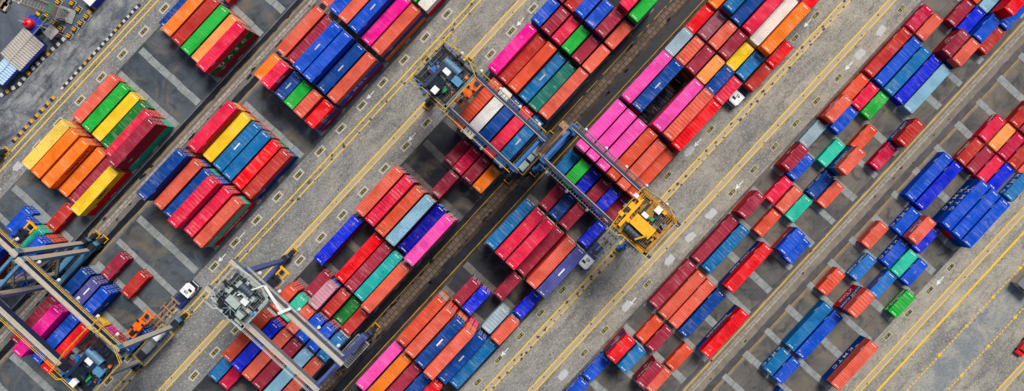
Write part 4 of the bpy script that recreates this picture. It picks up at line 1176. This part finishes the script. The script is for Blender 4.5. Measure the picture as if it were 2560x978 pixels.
# ---------------------------------------------------------------- yard tractors and trailers
def tractor(label,px,py,facing,num,z=3.0):
    """facing +1 = nose towards north-east"""
    w,t=wt(px,py,2.5); root=empty('yard_tractor',P(w,t,0.03),ANG+(0 if facing>0 else math.pi),label,'tractor unit','yard tractors in the truck lanes')
    b=MB(); b.box(-4.2,1.6,-0.42,0.42,0.75,1.0); b.box(-4.3,-0.9,-1.15,1.15,0.95,1.08); b.box(0.2,1.9,-1.2,1.2,0.5,1.1); b.box(1.75,1.95,-1.22,1.22,0.4,0.9); b.box(-1.0,0.2,0.5,1.15,0.5,1.0); b.box(-1.0,0.2,-1.15,-0.5,0.5,1.0); b.box(-4.35,-4.2,-1.1,1.1,0.6,0.9)
    b.build('chassis',M['truckblue'],root)
    b=MB(); b.box(-2.7,-1.9,-0.45,0.45,1.08,1.3); b.cyl((-2.3,0,1.3),(-2.3,0,1.38),0.55,16); b.build('fifth_wheel',M['dark'],root)
    # cab with chamfered nose
    b=MB(); zt=2.75; pts=[(-1.0,-1.22),(1.25,-1.22),(1.95,-0.9),(1.95,0.9),(1.25,1.22),(-1.0,1.22)]
    top=[(-0.95,-1.18),(1.15,-1.18),(1.7,-0.85),(1.7,0.85),(1.15,1.18),(-0.95,1.18)]
    i=len(b.v); b.v+=[(x,y,1.1) for x,y in pts]+[(x,y,1.7) for x,y in pts]+[(x,y,zt) for x,y in top]
    for k in range(6):
        k2=(k+1)%6; b.f.append((i+k,i+k2,i+6+k2,i+6+k)); b.m.append(0); b.f.append((i+6+k,i+6+k2,i+12+k2,i+12+k)); b.m.append(1 if k in (1,2,3) else 0)
    b.f.append(tuple(i+12+k for k in range(6))); b.m.append(0)
    cab=b.build('cab',[M['whitep'],M['glass']],root)
    b=MB(); b.box(0.35,0.85,-0.85,0.0,zt-0.01,zt+0.05); b.build('roof_hatch',M['glass'],cab)
    b=MB(); b.box(1.3,1.5,-0.7,0.7,zt-.02,zt+0.10); b.box(-0.95,-0.8,-0.9,0.9,zt,zt+0.08); b.cyl((0.1,0.85,zt),(0.1,0.85,zt+0.2),0.1,8); b.build('roof_rack',M['whitep'],cab)
    b=MB(); 
    for s_ in (-1,1): b.box(1.2,1.3,s_*1.45-0.12,s_*1.45+0.12,1.7,2.3); b.cyl((1.1,s_*1.15,2.1),(1.25,s_*1.4,2.1),0.03,5)
    b.build('side_mirror',M['dark'],cab)
    me=text_mesh(num,0.95,M['black'],'fleet_number',0.004); o=link('fleet_number',me,cab,(-0.12 if facing<0 else 0.0,0.0,zt+0.02)); o.rotation_euler=(0,0,-math.pi/2 if facing<0 else -math.pi/2+math.pi*0)
    o.location=(-0.25,0,zt+0.03)
    for x in (1.0,-2.2,-3.5):
        for s_ in (-1,1):
            b=MB(); b.cyl((x,s_*1.22,0.52),(x,s_*(0.85 if x>0 else 0.62),0.52),0.52,18); wv=b.build('wheel',M['tyre_rub'],root)
            b=MB(); b.cyl((x,s_*1.235,0.52),(x,s_*1.1,0.52),0.26,12); b.build('rim',M['steel'],wv)
    b=MB()
    for s_ in (-1,1): b.cbox(1.93,s_*0.95,0.75,0.06,0.3,0.18); b.build('headlight',M['white'],root); b=MB()
    return root,w,t
def trailer(label,w,t0,t1,L=12.6,flip=1,paint='rust'):
    """skeletal container trailer between the two positions"""
    root=empty('container_trailer',P(w,(t0+t1)/2,0.03),ANG,label,'trailer','skeletal trailers behind yard tractors'); L=(t1-t0)/S
    b=MB()
    for s_ in (-1,1): b.box(-L/2,L/2,s_*0.5-0.12,s_*0.5+0.12,1.05,1.35)
    for x in (-L/2+.1,-L/2+2.6,-1.6,0,1.6,L/2-2.6,L/2-.1): b.box(x-0.13,x+0.13,-1.22,1.22,1.12,1.32)
    b.box(-0.6-1.8,-0.6+1.8,-1.3,-1.16,1.15,1.4); b.box(-0.6-1.8,-0.6+1.8,1.16,1.3,1.15,1.4)
    b.box(L/2-3.6,L/2-1.6,-1.3,-1.16,1.15,1.4); b.box(L/2-3.6,L/2-1.6,1.16,1.3,1.15,1.4)
    b.beam((-3,-.5,1.25),(0,.5,1.25),.08,.12); b.beam((0,-.5,1.25),(3,.5,1.25),.08,.12); b.beam((L/2-.2,-1.1,1.3),(L/2-.2,1.1,1.3),.2,.3)
    b.build('frame',M[paint],root)
    xe=-flip*L/2
    for x in (xe+flip*1.2,xe+flip*2.5):
        for s_ in (-1,1):
            b=MB(); b.cyl((x,s_*1.2,0.52),(x,s_*0.62,0.52),0.52,16); b.build('wheel',M['tyre_rub'],root)
        b=MB(); b.cyl((x,-1.0,0.52),(x,1.0,0.52),0.09,8); b.build('axle',M['dark'],root)
    b=MB()
    for s_ in (-1,1): b.box(-xe*0.35-.08,-xe*0.35+.08,s_*0.6-.08,s_*0.6+.08,0.1,1.1)
    b.build('landing_leg',M['dark'],root)
    return root
tractor('white-cabbed yard tractor numbered sixty on an empty trailer, bottom left',468,728,1,'60')
tw,tt=wt(430,772,1.2); trailer('empty rusty skeletal trailer behind tractor number sixty',836,-405,-247,flip=1)
tractor('white-cabbed yard tractor numbered sixty-five beside the blue container near the yellow trolley',1468,652,-1,'65')
trailer('empty skeletal trailer behind tractor sixty-five, partly beneath the blue crane',1524,538,690,flip=-1,paint='steel')
tractor('white-cabbed yard tractor numbered forty-five with two red containers, top right of centre',1843,243,-1,'45')
# the containers riding on trailers
TR={'DTr1':('bright red short container riding at the rear of tractor forty-five trailer','rd'),'DTr2':('brick red short container riding directly behind tractor forty-five','br')}
wt45=[s for s in stacks if s['b']=='T']
wm=sum(s['w'] for s in wt45)/2; ts=sorted(s['t'] for s in wt45)
trailer('loaded skeletal trailer carrying two red short containers',wm,ts[0]-34,ts[1]+46,flip=-1,paint='dark')
for s in wt45:
    p=P(wm,s['t']); p.z=1.36; r=make_container(p,'2',2.591,TR[s['id']][1]); tag(r,TR[s['id']][0],'shipping container','containers riding on trailers')
p=P(836,-372); p.z=1.36; r=make_container(p,'2',2.591,'nb'); tag(r,'dark blue short container on the trailer under the orange spreader','shipping container','containers riding on trailers')
# small red vehicle and roof corner at the right edge
w,t=wt(2563,868,1.2); rt=empty('parked_car',P(w,t,0.02),ANG+0.1,'red car half cut off by the right edge of the photo','car')
b=MB(); pr=[(-2.1,.35),(-2.15,.75),(-1.9,.95),(-1.3,1.0),(-.9,1.42),(.5,1.45),(1.1,1.02),(1.9,.9),(2.15,.65),(2.1,.35)]
for (xa,za),(xb,zb) in zip(pr,pr[1:]): b.quad((xa,-.85,za),(xb,-.85,zb),(xb,.85,zb),(xa,.85,za))
for s_ in (-1,1):
    i=len(b.v); b.v+=[(x,s_*.85,z) for x,z in pr]; b.f.append(tuple(i+k for k in (range(len(pr)) if s_<0 else reversed(range(len(pr)))))); b.m.append(0)
b.build('body',M['red'],rt)
b=MB(); b.beam((.52,0,1.44),(1.06,0,1.06),1.45,.02); b.beam((-.92,0,1.42),(-1.27,0,1.05),1.4,.02); b.box(-.85,.45,-.862,-.852,1.05,1.38); b.box(-.85,.45,.852,.862,1.05,1.38); b.build('window',M['glass'],rt)
for x in (-1.35,1.35):
    for s_ in (-1,1):
        b=MB(); b.cyl((x,s_*.88,.33),(x,s_*.66,.33),.33,14); b.build('wheel',M['tyre_rub'],rt)
b=MB(); 
for s_ in (-1,1): b.cbox(2.1,s_*.6,.72,.08,.34,.14)
b.build('headlight',M['white'],rt)
w,t=wt(2582,706,3); b=MB(); b.box(-3,3,-2,2,0,2.8); gr=empty('guard_hut',P(w,t+10,0.01),ANG,'small grey-roofed hut cut off by the right edge','hut'); b.build('wall',M['cream'],gr)
b=MB(); b.box(-3.2,3.2,-2.2,2.2,2.8,3.0); b.build('roof',M['steel'],gr); b=MB(); b.cbox(-3.01,0,1.4,.04,1.2,.9); b.build('window',M['glass'],gr)
# ---------------------------------------------------------------- north-west corner: kerbs, site offices, sign tower
KB=painted('kerb_black_paint',(36,38,42),.7,.3,(90,90,88)); KW=painted('kerb_white_paint',(196,196,188),.7,.35,(120,116,106)); KY=painted('kerb_yellow_paint',(214,158,40),.7,.35,(120,90,50))
def striped(pts,wd,name_label,seq,gaps=False):
    """kerb of painted blocks following points in yard coordinates"""
    mats=[KB,KW,KY]; b=MB(); k=0; tot=0
    for (wa,ta),(wb,tb) in zip(pts,pts[1:]):
        a=P(wa,ta,0);c=P(wb,tb,0); n=max(1,round((c-a).length*S/8.6))
        for q in range(n):
            if gaps and k%7 in gaps: k+=1; continue
            p0=a.lerp(c,(q+.04)/n);p1=a.lerp(c,(q+.96)/n); p0.z=p1.z=0.13
            b.beam(p0,p1,wd,0.26,seq[k%len(seq)]); k+=1
    o=b.build('painted_kerb',mats); tag(o,name_label,'kerb'); return o
striped([(265,t) for t in range(230,44,-31)]+[(265,-60)],0.55,'long black white and yellow striped kerb beside the yellow lane lines',[0,1,0,1,0,1,0,1,0,2,0,2,0,1])
for k in range(8):
    t=-92-k*20; b=MB(); w=265
    p0=P(w,t-7,.13);p1=P(w,t,.13);p2=P(w,t+7,.13); b.beam(p0,p1,.75,.26,0); b.beam(p1,p2,.75,.26,1); o=b.build('kerb_block',[KB,KY]); tag(o,'short black and yellow kerb block in the broken row by the left lane','kerb block','black and yellow kerb blocks in a broken row')
striped([wt(163,96),wt(150,108),wt(105,150),wt(75,180),wt(48,214),wt(30,222),wt(2,240)],0.8,'curved black and white striped kerb below the grey-roofed shed',[1,0,1,0,1,0,2,0])
striped([wt(222,33),wt(250,4)],0.9,'black and yellow striped kerb above the bollard row at the top edge',[2,0])
striped([wt(84,50),wt(104,26)],0.9,'black and yellow striped kerb behind the red water tank',[2,0])
BSP=[(173,90),(187,73),(202,58),(217,42),(196,24),(181,8.6),(152,71),(135,57),(118,38),(146,6)]
BL=['lowest','second lowest','third lowest','fourth lowest','fifth','topmost','inner lower','inner middle','inner upper','upper left']
for k,(x,y) in enumerate(BSP):
    w,t=wt(x,y,0.5); r=empty('striped_bollard',P(w,t,0.01),ANG+0.15,'yellow and black striped bollard on concrete base, %s of the group by sign tower'%BL[k],'bollard','striped bollards on concrete bases')
    b=MB(); b.cbox(0,0,.12,1.5,1.25,.24); b.build('base',M['strip'],r)
    b=MB()
    for q in range(5): b.cbox(-.4+q*.2,.05,.55,.2,.9-.06*abs(q-2),.62,q%2)
    b.build('block',[KB,M['yellow']],r)
# shed with corrugated roof
w,t=wt(51,122,3.2); r=empty('site_shed',P(w,t,0.01),ANG,'shed with weathered grey corrugated roof and deep blue wall, top left','shed')
def shed(r,L,W,h,roofm,wallm,pitch=0.55,over=.35):
    b=MB(); b.box(-L/2+over,L/2-over,-W/2+over+.5,W/2-over,0,h-.15); b.build('wall',M['dark'],r)
    b=MB(); n=int(L/pitch)
    for k in range(n):
        x=-L/2+k*L/n; q=L/n
        for (xa,za),(xb,zb) in (((x,0),(x+q*.3,.14)),((x+q*.3,.14),(x+q*.5,.14)),((x+q*.5,.14),(x+q*.8,0)),((x+q*.8,0),(x+q,0))):
            b.quad((xa,-W/2,h+za),(xb,-W/2,h+zb),(xb,0,h+za*0+zb+.45),(xa,0,h+za+.45)); b.quad((xa,0,h+za+.45),(xb,0,h+zb+.45),(xb,W/2,h+zb),(xa,W/2,h+za))
    b.box(-L/2,L/2,-.12,.12,h+.5,h+.62); b.build('roof',M[roofm],r)
    b=MB(); b.box(-L/2-.02,L/2+.02,-W/2-.06,-W/2,h-1.0,h+.02); b.box(L/2-.02,L/2+.06,-W/2,W/2,h-.2,h+.05); b.build('fascia',M[wallm],r)
    b=MB(); b.box(-.5,.5,-W/2+over+.46,-W/2+over+.5,0,2.1); b.build('door',M['steel'],r)
shed(r,7.6,5.6,2.6,'zinc','deepblue')
w,t=wt(6,178,3.0); r=empty('site_office',P(w,t,0.01),ANG,'small office with pale blue roof cut off by the left edge','hut'); shed(r,4.8,3.6,2.6,'bluesheet','deepblue')
w,t=wt(125,79,2.6); r=empty('pump_shed',P(w,t,0.01),ANG,'small square shed with flat grey roof beside the guyed mast','hut'); b=MB(); b.box(-1.0,1.0,-.95,.95,0,2.2); b.build('wall',painted('maroon_wall_paint',(96,34,44),.7,.2),r); b=MB(); b.box(-1.25,1.25,-1.2,1.05,2.2,2.34); b.build('roof',M['zinc'],r)
b=MB(); b.box(-.35,.35,-.98,-.94,0,1.9); b.build('door',M['steel'],r)
w,t=wt(143,92,0); b=MB(); b.box(-.9,.9,-.5,.5,0,.5); o=b.build('concrete_block',M['strip'],None,P(w,t,0),ANG); tag(o,'plain concrete block on the ground next to the small shed','concrete block')
# guyed mast
w,t=wt(146,80,0); r=empty('guyed_mast',P(w,t,0),ANG,'thin white guyed mast beside the small shed','mast')
b=MB(); b.cyl((0,0,0),(0,0,7),.07,8); b.build('pole',M['whitep'],r); b=MB()
for a in (0.3,1.9,3.4,5.0): b.cyl((0,0,6.3),(3.2*math.cos(a),3.2*math.sin(a),0),.03,5)
b.build('guy_wire',M['whitep'],r); b=MB(); b.cyl((0,0,.0),(0,0,.3),.35,12); b.cyl((.5,-.4,0),(.5,-.4,.5),.22,12); b.build('footing',M['whitep'],r)
# water tank on its tower
w,t=wt(95,66,0); r=empty('water_tower',P(w,t,0),ANG,'red water tank standing on a blue lattice tower above the site shed','water tower')
b=MB(); zt=2.2
for x in (-1.5,1.5):
    for y in (-1.5,1.5): b.beam((x,y,0),(x*.85,y*.85,zt),.14,.14)
for z in (1.1,zt): 
    q=1.5-.04*z
    for s_ in (-1,1): b.beam((-q,s_*q,z),(q,s_*q,z),.1,.1); b.beam((s_*q,-q,z),(s_*q,q,z),.1,.1); b.beam((-q,s_*q,z-1.0),(q,s_*q,z),.07,.07); b.beam((s_*q,-q,z-1.0),(s_*q,q,z),.07,.07)
b.box(-1.35,1.35,-1.35,1.35,zt,zt+.1); b.build('tower_frame',M['deepblue'],r)
b=MB(); prof=[(0.95,0),(1.02,.15),(1.02,.6),(.96,.7),(1.02,.8),(1.02,1.2),(.85,1.5),(.4,1.7),(.28,1.75),(.28,1.9)]; n=24
for (ra,za),(rb_,zb) in zip(prof,prof[1:]): b.cyl((0,0,zt+.1+za),(0,0,zt+.1+zb),ra,n,0,rb_,caps=False)
b.cyl((0,0,zt+2.0),(0,0,zt+2.1),.32,n); b.build('tank',M['red'],r)
b=MB(); b.cyl((-.1,.1,zt+2.0),(-.5,.9,zt+2.6),.08,8); b.build('pipe',M['cream'],r)
b=MB(); 
# blue lattice arm and grey beams nearby
w,t=wt(104,64,2.6); r=empty('pipe_gantry',P(w,t,0),ANG,'long pale steel pipe gantry running between water tower and sign tower','pipe gantry')
b=MB(); b.beam((-3.0,0,2.6),(4.6,0.2,2.6),.3,.25); 
for x in (-2.8,4.4): b.beam((x,0,0),(x,0,2.6),.18,.18); b.beam((x,-.9,0),(x,0,1.8),.12,.12)
b.build('frame',M['steel'],r)
# lattice sign tower
w,t=wt(170,39,0); r=empty('sign_tower',P(w,t,0),R(-20)+math.pi/2,'tall white lattice tower with green salmon and white sign panels, top left','sign tower')
hz=15.5
b=MB()
for y in (-.95,.95): b.cyl((y,0,0),(y,0,hz),.24,10); b.cyl((y,1.2,0),(y,1.2,hz),.16,8)
for k in range(16):
    z=k*hz/16; b.cyl((-.95,0,z+.5),(.95,0,z+.5),.13,6); b.cyl((-.95,1.2,z+.5),(.95,1.2,z+.5),.1,6)
    for y in (-.95,.95): b.cyl((y,0,z+.5),(y,1.2,z+.5),.06,6); b.cyl((y,0,z),(y,1.2,z+hz/16),.05,5)
    b.cyl((-.95,0,z),(.95,0,z+hz/16),.05,5)
b.build('lattice_mast',M['cream'],r)
for (z0,z1,mm) in ((5.6,7.6,'green'),(4.2,5.5,'salmon'),(2.6,4.1,'whitep')):
    b=MB(); b.box(-1.1,1.1,-.28,-.2,z0,z1); p_=b.build('sign_panel',M[mm],r)
    b=MB(); rr=random.Random(int(z0*10)); z=z1-.25
    while z>z0+.2:
        x=-.9
        while x<.8: l=rr.uniform(.12,.4); b.box(x,min(x+l,.95),-.295,-.283,z-.09,z); x+=l+.08
        z-=.24
    b.build('sign_lines',M['whitep' if mm=='green' else 'steel'],p_)
b=MB(); b.box(-1.5,1.5,-1.6,2.2,0,.35); b.build('footing',M['strip'],r)
b=MB(); b.cyl((-.95,0,.35),(-.95,0,.6),.4,14); b.cyl((.95,0,.35),(.95,0,.6),.4,14); b.build('base_plate',M['cream'],r)
w,t=wt(229,-11,2.5); r=empty('site_cabin',P(w,t+14,0),ANG,'white-roofed cabin corner at the top edge near the bollards','hut'); b=MB(); b.box(-3,3,-1.2,1.2,0,2.4); b.build('wall',M['deepblue'],r); b=MB(); b.box(-3.1,3.1,-1.3,1.3,2.4,2.55); b.build('roof',M['whitep'],r)
# low weeds near the tower
b=MB(); rr=random.Random(4)
for cx,cy in ((75,76),(108,78),(80,84),(112,45),(138,60)):
    for _ in range(150):
        w,t=wt(cx+rr.gauss(0,4),cy+rr.gauss(0,3)); p=P(w,t,rr.uniform(0.02,.6)); a=rr.uniform(0,6.3); l=rr.uniform(.1,.28); d=Vector((math.cos(a)*l,math.sin(a)*l,rr.uniform(-.1,.2))); e=Vector((-math.sin(a)*l*.4,math.cos(a)*l*.4,.05)); b.quad(p-d,p-e,p+d,p+e)
o=b.build('weeds',M['leaf']); tag(o,'patches of green weeds around the blue lattice tower','weeds',None,'stuff')
# scrap boxes at the extreme top left
for k,(x,y,l,wd,mm) in enumerate(((12,8,3.0,1.0,'rust'),(13,17,1.6,1.2,'cream'),(22,3,2.4,.8,'steel'))):
    w,t=wt(x,y,.5); b=MB(); b.box(-l/2,l/2,-wd/2,wd/2,0,.7); b.box(-l/2+.1,l/2-.1,-wd/2-.08,wd/2+.08,.15,.25); b.box(-l/2-.05,l/2+.05,-wd/2-.05,wd/2+.05,.7,.78)
    o=b.build('scrap_box',M[mm],None,P(w,t,0.01),ANG+.2); tag(o,('rusty brown','cream','grey')[k]+' scrap box lying in the extreme top left corner','scrap box')
# ---------------------------------------------------------------- light, sky, camera
SUN_EL,SUN_AZ=R(58),R(62)   # azimuth counted from +X towards +Y
w_=bpy.data.worlds.new('World'); scene.world=w_; w_.use_nodes=True; nt=w_.node_tree
sky=nt.nodes.new('ShaderNodeTexSky'); sky.sky_type='NISHITA'; sky.sun_disc=False; sky.sun_elevation=SUN_EL; sky.sun_rotation=math.pi/2-SUN_AZ; sky.dust_density=3.0; sky.air_density=1.0
bg=nt.nodes['Background']; nt.links.new(sky.outputs[0],bg.inputs[0]); bg.inputs[1].default_value=0.075
sd=bpy.data.lights.new('sun','SUN'); sd.energy=3.1; sd.angle=R(18); sd.color=(1.0,0.95,0.88); so=bpy.data.objects.new('sun',sd); COL.objects.link(so)
dv=Vector((math.cos(SUN_EL)*math.cos(SUN_AZ),math.cos(SUN_EL)*math.sin(SUN_AZ),math.sin(SUN_EL))); so.rotation_euler=dv.to_track_quat('Z','Y').to_euler(); so.location=dv*300
cam=bpy.data.cameras.new('camera'); co=bpy.data.objects.new('camera',cam); COL.objects.link(co); scene.camera=co
co.location=(0,0,H); co.rotation_euler=(0,0,0); cam.sensor_fit='HORIZONTAL'; cam.sensor_width=36; cam.lens=S*H/2560*36; cam.clip_end=3000; cam.clip_start=1
cam.shift_x=(1280-NX)/2560; cam.shift_y=-(489-NY)/2560
vs=scene.view_settings; vs.view_transform='Standard'; vs.look='None'; vs.gamma=1; vs.exposure=0.12; vs.use_curve_mapping=False
scene.render.film_transparent=False
